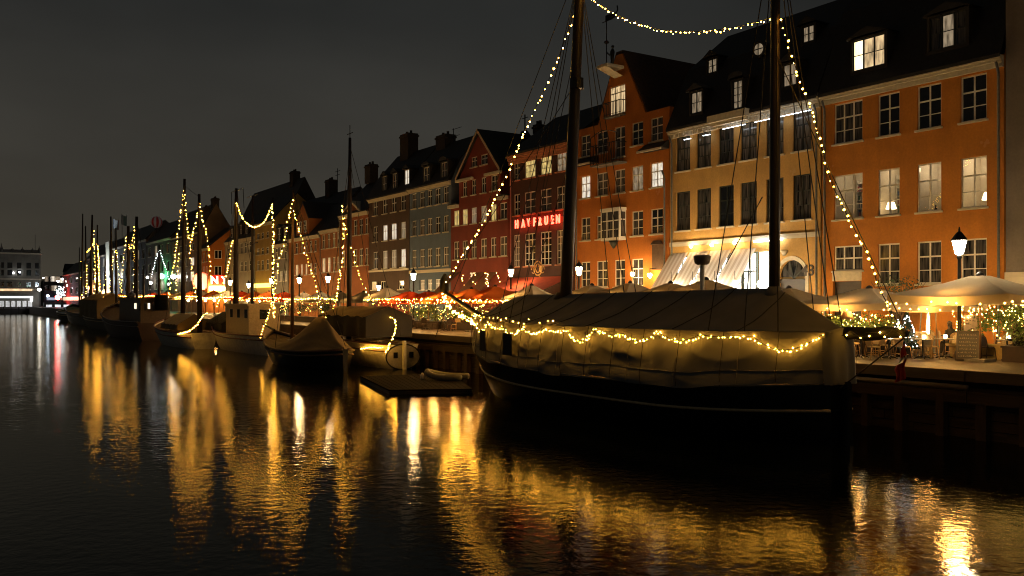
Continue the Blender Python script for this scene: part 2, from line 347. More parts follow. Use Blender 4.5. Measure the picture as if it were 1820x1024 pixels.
# ------------------------------------------------------------------ houses
def facade(mb, outer, holes, X, depth=0.22):
    """front wall (looks to -X) with window openings cut out and reveals turned inwards"""
    loops = [[Vector((0, y, z)) for y, z in outer]] + [[Vector((0, y, z)) for y, z in h] for h in holes]
    flat = [v for lp in loops for v in lp]; n = len(mb.v)
    mb.v += [(X, v.y, v.z) for v in flat]
    for t in tessellate_polygon(loops): mb.f.append(tuple(n+i for i in t))
    for h in holes:
        for i in range(len(h)):
            a, b = h[i], h[(i+1) % len(h)]
            mb.poly([(X,*a),(X,*b),(X+depth,*b),(X+depth,*a)])
    return mb
def rect(y0, y1, z0, z1): return [(y0,z0),(y1,z0),(y1,z1),(y0,z1)]
def window(house, X, y0, y1, z0, z1, pane, frame, cols=2, rows=(0.36,0.68), sill=None, fw=0.07, mw=0.05, name='window', recess=0.09):
    """frame with mullions as the part; each pane and the sill below it"""
    X = X + recess; mb = MB()
    mb.box(X, X+.07, y0, y0+fw, z0, z1); mb.box(X, X+.07, y1-fw, y1, z0, z1)
    mb.box(X, X+.07, y0+fw, y1-fw, z0, z0+fw); mb.box(X, X+.07, y0+fw, y1-fw, z1-fw, z1)
    ys = [y0+fw] + [y0+(y1-y0)*k/cols for k in range(1, cols)] + [y1-fw]
    zs = [z1-fw] + [z1-(z1-z0)*k for k in rows] + [z0+fw]
    for yy in ys[1:-1]: mb.box(X+.003, X+.067, yy-mw*.75, yy+mw*.75, z0+fw, z1-fw)
    for i, zz in enumerate(zs[1:-1]):
        h = mw*.75 if i == 0 else mw*.4
        for a, b in zip(ys[:-1], ys[1:]): mb.box(X+.006, X+.064, a, b, zz-h, zz+h)
    o = mb.build(name, frame, house)
    for a, b in zip(ys[:-1], ys[1:]):
        for c, d in zip(zs[1:], zs[:-1]):
            inst('pane', ubox(pane), o, (X+.035, (a+b)/2, (c+d)/2), (0.012, b-a, d-c))
    if sill: inst('sill', ubox(sill), o, (X-recess-.02, (y0+y1)/2, z0-.05), (0.20, y1-y0+.16, 0.09))
    return o
def yy(px): return A(px, 500, XF).y
def zz(px, py): return A(px, py, XF).z
def pairs(*p): return [tuple(sorted((yy(a), yy(b)))) for a, b in p]
def row(px, yt, yb): return (zz(px, yb), zz(px, yt))
def roof_sheet(name, prof, y0, y1, m, house, th=0.16):
    """roof from a profile of (x, z) run along y, with thickness"""
    up = [(x, y0, z) for x, z in prof]; up2 = [(x, y1, z) for x, z in prof]
    dn = [(x, y0, z-th) for x, z in prof]; dn2 = [(x, y1, z-th) for x, z in prof]
    mb = MB(); mb.grid([up, up2]); mb.grid([dn2, dn]); mb.grid([dn, up]); mb.grid([up2, dn2])
    mb.poly([up[0], up2[0], dn2[0], dn[0]]); mb.poly([up[-1], dn[-1], dn2[-1], up2[-1]])
    return mb.build(name, m, house)
def body(mb, X, y0, y1, prof, z0):
    """side and back walls under a roof profile"""
    pts = [(X, z0)] + [(max(x, X), z-.1) for x, z in prof] + [(prof[-1][0]-.3, z0)]
    mb.poly([(x, y0, z) for x, z in pts]); mb.poly([(x, y1, z) for x, z in reversed(pts)])
    xb = pts[-1][0]; mb.poly([(xb,y0,z0),(xb,y1,z0),(xb,y1,prof[-1][1]-.1),(xb,y0,prof[-1][1]-.1)])
def chimney(house, x, y, z0, z1, w=0.9, d=0.7, m=None, parent=None):
    mb = MB(); mb.box(x-d/2, x+d/2, y-w/2, y+w/2, z0, z1); mb.box(x-d/2-.08, x+d/2+.08, y-w/2-.08, y+w/2+.08, z1-.35, z1-.18)
    c = mb.build('chimney', m or M['brick'], parent or house)
    for k in (-.22, .22): MB().lathe([(.15,0),(.13,.3),(.16,.34)], (x, y+k*w/.9, z1), 8).build('chimney_pot', M['brick'], c if parent is None else parent, True)
    return c
def cornice(house, X, y0, y1, z, m, h=0.4, d=0.3, dent=False):
    mb = MB(); mb.box(X-d*.45, X-.002, y0, y1, z-h, z-h*.55); mb.box(X-d*.75, X-.002, y0, y1, z-h*.55, z-h*.3); mb.box(X-d, X-.002, y0, y1, z-h*.3, z)
    if dent:
        y = y0+.2
        while y < y1-.2: mb.box(X-d*.68, X-d*.45, y, y+.14, z-h*.95, z-h*.56); y += .42
    return mb.build('cornice', m, house)
def drain(house, X, y, z0, z1, m=None):
    return MB().tube([(X-.32,y,z1+.15),(X-.12,y,z1-.3),(X-.10,y,z0+.2),(X-.25,y,z0)], .06, 7).build('drainpipe', m or M['zinc'], house, True)
def dormer(house, x, y, z, w_, h_, pane, frame=None, wallm=None, roofm=None, depth=2.6, cols=2, arch=False, rows=(.5,), lead=True):
    """roof dormer whose front stands at x, sill at z"""
    frame = frame or M['green']; wallm = wallm or M['roof']; roofm = roofm or M['roof']
    y0, y1 = y-w_/2, y+w_/2; mb = MB(); t = .14
    mb.box(x, x+depth, y0-t, y0, z-.25, z+h_+.1); mb.box(x, x+depth, y1, y1+t, z-.25, z+h_+.1); mb.box(x, x+depth, y0, y1, z-.25, z); mb.box(x, x+depth, y0, y1, z+h_, z+h_+.1)
    d = mb.build('dormer', wallm, house)
    if arch: prof = [(math.cos(math.pi*k/8)*(w_/2+t+.1), math.sin(math.pi*k/8)*.35) for k in range(9)]
    else: prof = [(w_/2+t+.14, -.04), (0, .38), (-w_/2-t-.14, -.04)]
    r = MB(); r.grid([[(x-.18, y+a, z+h_+.16+b) for a, b in prof], [(x+depth, y+a, z+h_+.16+b) for a, b in prof]])
    r.poly([(x-.18, y+a, z+h_+.16+b) for a, b in prof]); r.grid([[(x-.18, y+a, z+h_+.10+b) for a, b in prof], [(x+depth, y+a, z+h_+.10+b) for a, b in prof]])
    r.build('dormer_roof', roofm, d)
    X = x+.06; wf = MB(); fw = .06
    wf.box(X, X+.06, y0, y0+fw, z, z+h_); wf.box(X, X+.06, y1-fw, y1, z, z+h_); wf.box(X, X+.06, y0+fw, y1-fw, z, z+fw); wf.box(X, X+.06, y0+fw, y1-fw, z+h_-fw, z+h_)
    ys = [y0+fw]+[y0+w_*k/cols for k in range(1,cols)]+[y1-fw]; zs = [z+fw]+[z+h_*k for k in rows]+[z+h_-fw]
    for q in ys[1:-1]: wf.box(X+.003, X+.055, q-.045, q+.045, z+fw, z+h_-fw)
    for q in zs[1:-1]: wf.box(X+.006, X+.052, y0+fw, y1-fw, q-.02, q+.02)
    wf.build('window_frame', frame, d)
    pl = pane if isinstance(pane, (list, tuple)) else [pane]*cols
    for j, (a, b) in enumerate(zip(ys[:-1], ys[1:])):
        for c, e_ in zip(zs[:-1], zs[1:]): inst('pane', ubox(pl[j]), d, (X+.03, (a+b)/2, (c+e_)/2), (.012, b-a, e_-c))
    return d

def row_house(name, label, px0, px1, z_eave, wallm, rows, prof=None, roofm=None, trim=None, gap=0.012, X=XF, corn=True, sill=None, chim=(), extra_holes=(), corn_h=.4, dent=False, pipe=None, frame=None):
    """house with its ridge along the street. rows: (columns, (z0,z1), pane or list of panes, kwargs)"""
    y0, y1 = sorted((yy(px0) if px0 > 90 or isinstance(px0, int) else px0, yy(px1)))
    y0 += gap; y1 -= gap
    h = thing(name, label, 'house', (X, (y0+y1)/2, ZG))
    roofm = roofm or M['roof']; trim = trim or M['cream']; frame = frame or M['white']
    prof = prof or [(X-.35, z_eave), (X+3.6, z_eave+4.9), (X+8, z_eave)]
    holes = [rect(a, b, *r[1]) for r in rows for a, b in r[0]] + list(extra_holes)
    mb = MB(); facade(mb, rect(y0, y1, ZG-.3, z_eave), holes, X); body(mb, X, y0, y1, prof, ZG-.3); mb.build('wall', wallm, h)
    roof = roof_sheet('roof', prof, y0, y1, roofm, h)
    if corn: cornice(h, X, y0+.01, y1-.01, z_eave-.06, trim, corn_h, .34, dent)
    for r in rows:
        kw = r[3] if len(r) > 3 else {}; fr = kw.pop('frame', frame) if kw else frame
        for i, (a, b) in enumerate(r[0]):
            pm = r[2][i % len(r[2])] if isinstance(r[2], (list, tuple)) else r[2]
            window(h, X, a, b, r[1][0], r[1][1], pm, fr, sill=sill or trim, **kw)
    for c in chim: chimney(h, *c)
    if pipe: drain(h, X, pipe, ZG, z_eave-.5)
    return h, roof, (y0, y1)
D, DM, HF, L, LW, LD, LY = M['dark'], M['dim'], M['half'], M['lit'], M['litw'], M['litd'], M['lity']

# --- grey house cut by the right edge of the picture
hz = row_house('grey_house', 'tall taupe rendered house wall at the right edge of the picture', 1787, 2180, 21.0, plaster('taupe_plaster', (0.24,0.20,0.165)),
    [(pairs((1900,1950),(2010,2065),(2110,2160)), (z, z+1.9), D) for z in (6, 10, 14)], prof=[(XF-.35,21),(XF+4,26),(XF+9,21)])
inst('string_course', ubox(M['cream']), hz[0], (XF-.05, (hz[2][0]+hz[2][1])/2, zz(1800,495)), (.14, hz[2][1]-hz[2][0]-.02, .55))

def seat(px, py, prof):
    """where a sight line through (px, py) meets a roof profile"""
    X = prof[0][0]
    while X < XF+8:
        q = A(px, py, X); z = None
        for (xa, za), (xb, zb) in zip(prof[:-1], prof[1:]):
            if xa <= X <= xb: z = za+(zb-za)*(X-xa)/(xb-xa)
        if z is not None and q.z <= z: return X
        X += .04
    return XF+1
# --- orange house with lit library windows
c4 = pairs((1482,1533),(1560,1599),(1630,1673),(1707,1754))
ORANGE = plaster('orange_limewash', (0.66,0.24,0.026), 0.28)
glz, n, l, p = mk('clear_pane'); MATS['clear_pane'] = glz        # thin clear glass: mostly see-through with a reflection
tr = n.new('ShaderNodeBsdfTransparent'); gl = n.new('ShaderNodeBsdfGlossy'); gl.inputs['Roughness'].default_value = 0.05
ms = n.new('ShaderNodeMixShader'); fr_ = n.new('ShaderNodeFresnel'); fr_.inputs[0].default_value = 1.45
l.new(fr_.outputs[0], ms.inputs[0]); l.new(tr.outputs[0], ms.inputs[1]); l.new(gl.outputs[0], ms.inputs[2]); l.new(ms.outputs[0], n['Material Output'].inputs[0])
rT, rM, rG = row(1730,133,215), row(1730,279,369), row(1730,424,503)
doorhole = rect(*sorted((yy(1480),yy(1531))), ZG-.3, zz(1505,500))
rows1 = [([c4[0]], rT, HF, dict(cols=3)), (c4[1:], rT, D), ([c4[0]], rM, glz, dict(cols=3)), (c4[1:], rM, glz),
         ([c4[0]], row(1505,437,481), HF, dict(cols=3, rows=(.5,))), (c4[1:], rG, [HF, HF, HF])]
profm = [(XF-.35,15.3),(XF+1.7,20.0),(XF+6,24.8),(XF+12,15.3)]
h1, roof1, (a0, a1) = row_house('orange_house', 'broad orange house with lit library windows beside the taupe house', 1785, 1461, 15.30, ORANGE, rows1, prof=profm, extra_holes=[doorhole], corn_h=.5, pipe=yy(1777))
for s in (.12, -.12): drain(h1, XF, yy(1461)+(-.25 if s > 0 else -.25)+s*.0, ZG, 14.8) if s > 0 else None
y0, y1 = sorted((yy(1480),yy(1531)))
MB().box(XF+.16, XF+.2, y0, y1, ZG-.3, zz(1505,500)).build('cellar_door', M['door'], h1)
MB().box(XF-.012, XF+.02, y0-.02, y1+.02, zz(1505,500)+.02, zz(1505,483)).build('shop_fascia', M['cream'], h1)
# rooms behind the library windows
roomw = mat('cream_room_wall', (0.70,0.62,0.48), 0.9, var=0.1, bump=0); shelfm = mat('white_shelf', (0.6,0.55,0.45), 0.6, bump=0)
bookm = [mat('book_%s' % c, col, 0.7, bump=0) for c, col in (('red',(.25,.05,.03)),('blue',(.05,.08,.16)),('tan',(.35,.24,.12)),('green',(.05,.12,.06)),('pale',(.5,.45,.36)))]
shade = emit('lamp_shade_glow', (1.0,0.72,0.36), 7.0); 
for k, (a, b) in enumerate(c4):
    z0, z1 = rM; a_, b_ = a-.25, b+.25; f0, f1 = z0-.7, z1+.25; X0, X1 = XF+.24, XF+2.1
    mb = MB(); mb.poly([(X1,a_,f0),(X1,b_,f0),(X1,b_,f1),(X1,a_,f1)]); mb.poly([(X0,a_,f0),(X1,a_,f0),(X1,a_,f1),(X0,a_,f1)]); mb.poly([(X0,b_,f0),(X1,b_,f0),(X1,b_,f1),(X0,b_,f1)])
    mb.poly([(X0,a_,f0),(X1,a_,f0),(X1,b_,f0),(X0,b_,f0)]); mb.poly([(X0,a_,f1),(X1,a_,f1),(X1,b_,f1),(X0,b_,f1)])
    rm = mb.build('room', roomw, h1)
    if k < 2:
        ya, yb = (a_+.12, b_-.35) if k == 0 else (a_+.9, b_-.1)
        sh = MB()
        for j in range(7): sh.box(X1-.34, X1-.01, ya, yb, f0+.05+j*.44, f0+.08+j*.44)
        ns = 4 if k == 0 else 2
        for j in range(ns+1): yj = ya+(yb-ya)*j/ns; sh.box(X1-.33, X1-.012, yj-.02, yj+.02, f0+.05, f0+2.9)
        sh.build('bookshelf', shelfm, rm)
        for ci, bmx in enumerate(bookm):
            bk = MB()
            for j in range(6):
                y = ya+.05
                while y < yb-.1:
                    w_ = random.uniform(.03,.08); hh = random.uniform(.22,.36)
                    if int(y*37+j*11) % 5 == ci and random.random() < .9: bk.box(X1-.30, X1-.06, y, y+w_, f0+.082+j*.44, f0+.082+j*.44+hh)
                    y += w_+.004
            if bk.f: bk.build('books', bmx, rm, kind='stuff')
    if k in (1, 3):
        yl = a+.28 if k == 3 else b-.35
        MB().lathe([(.10,0),(.03,.06),(.025,.5)], (X0+.35, yl, z0-.05), 8).build('lamp_stand', M['iron'], rm, True)
        MB().lathe([(.26,0),(.15,.34)], (X0+.35, yl, z0+.36), 12).build('lamp_shade', shade, rm, True)
    if k == 2:
        MB().lathe([(.05,0),(.07,.12),(.03,.2),(.03,.3)], (X0+.2, a+.55, z0+.02), 8).tube([(X0+.2,a+.8,z0+.02),(X0+.2,a+.8,z0+.45)], .03, 6).build('vase', M['iron'], rm)
    ld = bpy.data.lights.new('ceiling_lamp', 'POINT'); ld.energy = (22, 20, 30, 32)[k]; ld.color = (1, .78, .5); ld.shadow_soft_size = .15
    lo = bpy.data.objects.new('ceiling_lamp', ld); COL.objects.link(lo); lo.parent = rm; lo.location = Vector((X0+.95, (a+b)/2, f1-.35)) - ORG[rm]
# dormers in the big roof
def on_roof(px, py, X): return A(px, py, X)
for (p0, p1, yt, yb, pn) in ((1515,1572,66,121,[M['lit'],M['lit'],emit('pane_lit_bright',(1,.78,.42),2.6,.5,2,(.4,.4,.35))]), (1652,1717,24,84,[M['half'],M['litd'],M['half']])):
    Xd = seat((p0+p1)/2, yb, profm)-.12; q0, q1 = A(p0,yb,Xd), A(p1,yt,Xd); zb = A((p0+p1)/2,yb,Xd).z; zt = A((p0+p1)/2,yt,Xd).z
    dormer(h1, Xd, (q0.y+q1.y)/2, zb, abs(q0.y-q1.y), zt-zb, pn, cols=3)
chimney(h1, XF+6, yy(1500)+3, 23, 27)

# --- yellow house with awnings
YEL = plaster('yellow_limewash', (0.70,0.415,0.125), 0.24)
c6 = pairs((1202,1226.5),(1238,1263.6),(1277,1304),(1316,1345),(1361.6,1392.6),(1409,1442))
arc_y0, arc_y1 = sorted((yy(1384), yy(1432))); arc_z = zz(1408,492); arc_r = (arc_y1-arc_y0)/2
arch = [(arc_y0, ZG-.3),(arc_y1, ZG-.3)] + [((arc_y0+arc_y1)/2+arc_r*math.cos(math.pi*k/12), arc_z+arc_r*math.sin(math.pi*k/12)) for k in range(13)]
shop_y0, shop_y1 = sorted((yy(1200), yy(1366))); sz0, sz1 = ZG+.5, zz(1345,447)
profy = [(XF-.4,15.32),(XF+1.6,19.4),(XF+5.2,22.2),(XF+11,15.32)]
h2, roof2, (b0, b1) = row_house('yellow_house', 'yellow house with dark window frames, four awnings and arched gateway', 1459, 1191, 15.32, YEL,
    [(c6, row(1425,195.5,267.6), [DM,DM,HF,DM,DM,DM], dict(frame=M['green'])), (c6, row(1425,310,390), [HF,HF,D,HF,HF,HF], dict(frame=M['green']))],
    prof=profy, extra_holes=[arch, rect(shop_y0, shop_y1, sz0, sz1)], corn_h=.55, dent=True)
mb = MB(); mb.box(XF+.18, XF+.21, arc_y0, arc_y1, ZG-.3, arc_z-.35); mb.box(XF+.12, XF+.2, arc_y0, arc_y1, arc_z-.35, arc_z-.12); mb.build('gate', M['door'], h2)
fan = MB(); fan.poly([(XF+.19, y, z) for y, z in arch[2:]]); fan.build('fanlight', M['half'], h2)
fb = MB()
for k in range(1, 5): t = math.pi*k/5; fb.beam((XF+.17,(arc_y0+arc_y1)/2,arc_z-.1),(XF+.17,(arc_y0+arc_y1)/2+arc_r*math.cos(t),arc_z+arc_r*math.sin(t)),.05,.05,(1,0,0))
fb.build('fanlight_bars', M['green'], h2)
ar = MB(); cyc = (arc_y0+arc_y1)/2
pts = [(arc_y1+.0, ZG)]+[(cyc+(arc_r+.0)*math.cos(math.pi*k/12), arc_z+(arc_r)*math.sin(math.pi*k/12)) for k in range(13)]+[(arc_y0, ZG)]
out = [(arc_y1+.22, ZG)]+[(cyc+(arc_r+.22)*math.cos(math.pi*k/12), arc_z+(arc_r+.22)*math.sin(math.pi*k/12)) for k in range(13)]+[(arc_y0-.22, ZG)]
ar.grid([[(XF-.05,*p) for p in pts],[(XF-.05,*p) for p in out]]); ar.grid([[(XF-.05,*p) for p in out],[(XF+.0,*p) for p in out]]); ar.build('gate_surround', M['cream'], h2)
inst('string_course', ubox(M['cream']), h2, (XF-.04, (b0+b1)/2, zz(1440,417)), (.12, b1-b0-.02, .28))
# shop front behind the awnings
ns = 6; sw = (shop_y1-shop_y0-.9)/ns
for k in range(ns):
    a = shop_y0+.9+k*sw
    window(h2, XF, a+.02, a+sw-.02, sz0, sz1, M['shop'], mat('sage_shop_paint', (0.10,0.13,0.10), .5), cols=2, rows=(.25,), fw=.09, name='shop_window')
inst('light_panel', ubox(M['shopw']), h2, (XF+.15, shop_y0+.42, (sz0+sz1)/2), (.06, .74, sz1-sz0-.1))
l0, l1 = sorted((yy(1345), yy(1395))); MB().tube([(XF-.22,l0,zz(1370,428)),(XF-.22,l1,zz(1370,428))], .05, 8).build('tube_light', emit('tube_light_white', (1,.97,.92), 16), h2)
MB().lathe([(.20,.30),(.20,.26),(.10,.04),(.04,0)], (XF-.16, yy(1397), zz(1397,455)), 10).build('wall_sconce', M['cream'], h2, True)
def thin_cloth(name, col, tr):
    m, n, l, p = mk(name); d = n.new('ShaderNodeBsdfDiffuse'); tl = n.new('ShaderNodeBsdfTranslucent'); ms = n.new('ShaderNodeMixShader'); ms.inputs[0].default_value = tr
    d.inputs[0].default_value = (*col, 1); tl.inputs[0].default_value = (*col, 1); l.new(d.outputs[0], ms.inputs[1]); l.new(tl.outputs[0], ms.inputs[2]); l.new(ms.outputs[0], n['Material Output'].inputs[0]); return m
strip = thin_cloth('striped_awning_cloth', (.60,.51,.40), .35); strip2 = thin_cloth('striped_awning_brown', (.47,.37,.28), .3)
awx = [(1193,1224),(1227,1261),(1264,1301),(1304,1345)]
for p0, p1 in awx:
    a, b = sorted((A(p0,447,XF).y, A(p1,447,XF).y)); zt = zz(1345,441)
    drop, outw = 2.3, 1.75
    nst = 9; aw = thing
    cl = MB(); c2 = MB()
    for k in range(nst):
        u0, u1 = a+(b-a)*k/nst, a+(b-a)*(k+1)/nst
        tgt = cl if k % 2 == 0 else c2
        tgt.poly([(XF-.05,u0,zt),(XF-.05,u1,zt),(XF-outw,u1,zt-drop),(XF-outw,u0,zt-drop)])
        tgt.poly([(XF-outw,u0,zt-drop),(XF-outw,u1,zt-drop),(XF-outw,u1,zt-drop-.28),(XF-outw,u0,zt-drop-.28)])
    o = cl.build('awning', strip, h2); c2.build('stripe', strip2, o)
    fr = MB()
    for u in (a, b): fr.beam((XF-.02,u,zt-1.1),(XF-outw,u,zt-drop),.03,.03)
    fr.beam((XF-outw,a,zt-drop),(XF-outw,b,zt-drop),.04,.04); fr.build('awning_frame', M['iron'], o)
for px, py in ((1228,438),(1265,435.5),(1305,432)):
    q = A(px, py, XF-.35); mb = MB().beam((XF,q.y,q.z+.05),(XF-.35,q.y,q.z+.05),.04,.04); o = mb.build('wall_lamp', M['iron'], h2); MB().ball(q, .11).build('bulb', M['lantern'], o)
for px in (1193,1231,1270,1306,1351):
    q = A(px, 505, XF-1.95); o = MB().tube([q+Vector((0,0,.12)),q+Vector((0,0,.75))], .015, 5).build('hanging_lamp', M['iron'], h2); MB().ball(q, .17, 1.3).build('bulb', emit('shop_lamp', (1,.86,.60), 120), o)
letter('43', 0.85, mat('iron_numerals', (0.05,0.03,0.02), .6, bump=0), (XF-.03, yy(1437), zz(1437,490)), h2, bold=.01, name='house_number')
# raised middle of the cornice and the cool light strips that wash it
m0, m1 = sorted((yy(1272), yy(1340)))
mb = MB(); mb.box(XF-.75, XF-.36, m0, m1, 15.0, 15.42); mb.box(XF-.6, XF-.36, m0+.1, m1-.1, 14.8, 15.0); mb.build('cornice_centre', M['cream'], h2)
cool = emit('cornice_led', (0.80,0.90,1.0), 8)
for p0, p1 in ((1352,1452),(1295,1335)):
    q0, q1 = sorted((yy(p0), yy(p1))); MB().box(XF-.50, XF-.46, q0, q1, 14.52, 14.55).build('light_strip', cool, h2)
for px in (1228, 1262): MB().box(XF-.32, XF-.28, yy(px)-.3, yy(px)+.3, 14.42, 14.45).build('light_strip', cool, h2)
for (px, py, wd, ht, X, pn, cols_, kw) in ((1237,182,19,38,XF+.85,M['litd'],2,{}), (1310,168,16,50,XF+.5,M['litd'],2,dict(rows=(.25,.5,.75))), (1403,133,24,40,XF+.85,M['litd'],2,{}),
        (1265,117,16,25,XF+2.6,M['litd'],2,{}), (1436,60,20,29,XF+2.6,M['litd'],2,{})):
    X = seat(px, py+ht/2, profy)-.12; q = A(px, py, X); t_ = q.x*S_+q.y*C_; dormer(h2, X, q.y, q.z-ht*t_/F/2, wd*t_*t_/(F*X), ht*t_/F, pn, cols=cols_, arch=(px in (1310,)), **kw)
q = A(1350, 88, seat(1350, 94, profy)-.25); o = MB().tube([(q.x-.06,q.y,q.z),(q.x+1.6,q.y,q.z)], .52, 16).build('round_dormer', M['roof'], h2)
MB().tube([(q.x-.10,q.y,q.z),(q.x-.08,q.y,q.z)], .34, 16).build('pane', M['litd'], o); MB().beam((q.x-.12,q.y-.34,q.z),(q.x-.12,q.y+.34,q.z),.05,.05).beam((q.x-.12,q.y,q.z-.34),(q.x-.12,q.y,q.z+.34),.05,.05).build('glazing_bars', M['green'], o)
# small railed balcony at the middle dormer
bq = A(1345, 168, XF+.1); rb = MB()
for k in range(14): yk = yy(1345)+.1+k*.12; rb.beam((XF+.1, yk, 15.5),(XF+.1, yk, 16.35),.03,.03)
rb.box(XF+.07, XF+.13, yy(1345), yy(1345)+1.8, 16.33, 16.39); rb.build('balcony_rail', M['iron'], h2)
drain(h2, XF, b1-.25, ZG, 14.7); drain(h2, XF, b0+.2, ZG, 14.7)

# --- orange gable house
OR2 = plaster('orange_brown_limewash', (0.62,0.195,0.020), 0.26)
y0, y1 = yy(1190)+.012, yy(1022)-.012; gy0, gy1 = yy(1147), yy(1063); ga = yy(1100); zs0, zs1 = 13.9, 13.9
cc = pairs((1032,1049),(1060,1080),(1092,1111),(1122.5,1143),(1156,1178))
h3 = thing('gable_house', 'orange gabled house with iron balcony and weather vane', 'house', (XF, (y0+y1)/2, ZG))
r3, r2, r1, r0 = row(1133,217,258), row(1133,295,338), row(1133,375,419), row(1133,460,509)
ztop = zz(1100, 97); gd = pairs((1083,1111))[0]; gr = row(1097,152,203)
outer = [(y0,ZG-.3),(y1,ZG-.3),(y1,r3[1]+.5),(gy1,r3[1]+.5),(ga+.35,ztop),(ga-.35,ztop),(gy0,r3[1]+.5),(y0,r3[1]+.5)]
wins = [(cc[0],r3,HF),(cc[1],r3,D),(cc[2],(r3[0]-.55,r3[1]),HF),(cc[3],r3,D),(cc[4],r3,HF)]
wins += [(c, r2, p_) for c, p_ in zip(cc, (LW, DM, DM, LD, LW))] + [(c, r1, p_) for c, p_ in zip(cc[:2], (HF, HF))] + [(c, r1, p_) for c, p_ in zip(cc[3:], (HF, D))] + [(c, r0, p_) for c, p_ in zip(cc[:4], (HF, HF, HF, HF))]
mb = MB(); facade(mb, outer, [rect(*c, *r) for c, r, p_ in wins] + [rect(*gd, *gr)], XF)
for i in range(len(outer)):
    a, b = outer[i], outer[(i+1) % len(outer)]; mb.poly([(XF,*a),(XF+9,*a),(XF+9,*b),(XF,*b)])
mb.build('wall', OR2, h3)
for c, r, p_ in wins: window(h3, XF, *c, *r, p_, M['white'], sill=M['cream'])
window(h3, XF, *gd, *gr, M['lit'], M['white'], cols=3, rows=(.25,), name='gable_door')
rp = [(gy0-.15, r3[1]+.42), (ga-.36, ztop+.06), (ga+.36, ztop+.06), (gy1+.15, r3[1]+.42)]
mb = MB(); mb.grid([[(XF+.05,a,b+.05) for a,b in rp],[(XF+11,a,b+.05) for a,b in rp]]); mb.grid([[(XF+.05,a,b+.18) for a,b in rp],[(XF+11,a,b+.18) for a,b in rp]]); mb.grid([[(XF+.05,a,b+.05) for a,b in rp],[(XF+.05,a,b+.18) for a,b in rp]])
mb.build('roof', M['roof_red'], h3)
for (a, b, s) in ((y0, gy0, 1), (gy1, y1, -1)):           # low side roofs beside the gable and the pent eaves under the upper windows
    MB().box(XF+.3, XF+9, a, b, r3[1]+.5, r3[1]+.62).build('side_roof', M['roof'], h3)
    zt = r2[1]+.75; pe = MB(); pe.poly([(XF-.02,a,zt+.55),(XF-.02,b,zt+.55),(XF-.75,b,zt+.05),(XF-.75,a,zt+.05)]); pe.poly([(XF-.75,a,zt+.05),(XF-.75,b,zt+.05),(XF-.02,b,zt-.02),(XF-.02,a,zt-.02)])
    pe.poly([(XF-.02,a,zt+.55),(XF-.75,a,zt+.05),(XF-.02,a,zt-.02)]); pe.poly([(XF-.02,b,zt+.55),(XF-.75,b,zt+.05),(XF-.02,b,zt-.02)])
    pe.build('pent_eave', M['roof'], h3); MB().box(XF-.8, XF-.7, a, b, zt-.1, zt+.03).build('gutter', M['cream'], h3)
def balcony(house, ya, yb, zf, out, h, bars, arch_z=None):
    mb = MB(); mb.box(XF-out, XF-.005, ya, yb, zf-.1, zf); o = mb.build('balcony', M['stone'], house); r = MB()
    for k in range(bars+1):
        y = ya+.03+(yb-ya-.06)*k/bars; r.beam((XF-out+.04,y,zf),(XF-out+.04,y,zf+h),.028,.028)
    for y in (ya+.03, yb-.03):
        for k in range(3): x = XF-out+.04+(out-.1)*k/3; r.beam((x,y,zf),(x,y,zf+h),.028,.028)
        r.beam((XF-out+.04,y,zf+h),(XF-.02,y,zf+h),.05,.05)
    r.beam((XF-out+.04,ya,zf+h),(XF-out+.04,yb,zf+h),.05,.05,(0,0,1)); r.beam((XF-out+.04,ya,zf+.12),(XF-out+.04,yb,zf+.12),.03,.03)
    if arch_z:
        for y in (ya+.05, yb-.05): r.beam((XF-out+.04,y,zf+h),(XF-out+.04,y,arch_z),.05,.05)
        r.tube([(XF-out+.04, ya+.05+(yb-ya-.1)*k/8, arch_z+.35*math.sin(math.pi*k/8)) for k in range(9)], .03, 6)
    r.build('railing', M['iron'], o); return o
b_ = pairs((1066,1114))[0]; balcony(h3, b_[0], b_[1], zz(1090,292), .9, 1.35, 16, zz(1090,243)); b_ = pairs((1081,1112))[0]; balcony(h3, b_[0], b_[1], zz(1097,206), .45, .95, 12)
# bay window on the first floor
by0, by1 = pairs((1080,1113))[0]; bz0, bz1 = r1[0]-.1, r1[1]+.15
mb = MB(); mb.box(XF-.62, XF-.004, by0, by1, bz0-.12, bz0); mb.box(XF-.66, XF-.004, by0-.04, by1+.04, bz1, bz1+.2); mb.poly([(XF-.62,by0,bz0-.12),(XF-.62,by1,bz0-.12),(XF-.05,by1-.3,bz0-.12),(XF-.05,by0+.3,bz0-.12)])
MB().lathe([(.05,-.55),(.22,-.3),(.34,-.02)], (XF-.3,(by0+by1)/2,bz0-.12), 10).build('bay_corbel', M['green'], h3, True)
bay = mb.build('bay_window', M['white'], h3)
window(h3, XF-.62, by0, by1, bz0, bz1, HF, M['white'], cols=3, recess=0, name='bay_front')
for yq in (by0, by1-.06):
    mb = MB(); mb.box(XF-.545, XF-.48, yq, yq+.06, bz0, bz1).box(XF-.08, XF-.004, yq, yq+.06, bz0, bz1).box(XF-.48, XF-.08, yq, yq+.06, bz0, bz0+.12).box(XF-.48, XF-.08, yq, yq+.06, bz1-.1, bz1).box(XF-.48, XF-.08, yq+.01, yq+.05, bz0+1.25, bz0+1.33)
    o = mb.build('bay_side', M['white'], h3); MB().box(XF-.48, XF-.08, yq+.025, yq+.035, bz0+.12, bz1-.1).build('pane', HF, o)
window(h3, XF-.005, *pairs((1060,1079))[0], bz0, bz1, HF, M['white'], recess=-.02, name='bay_wing') if False else None
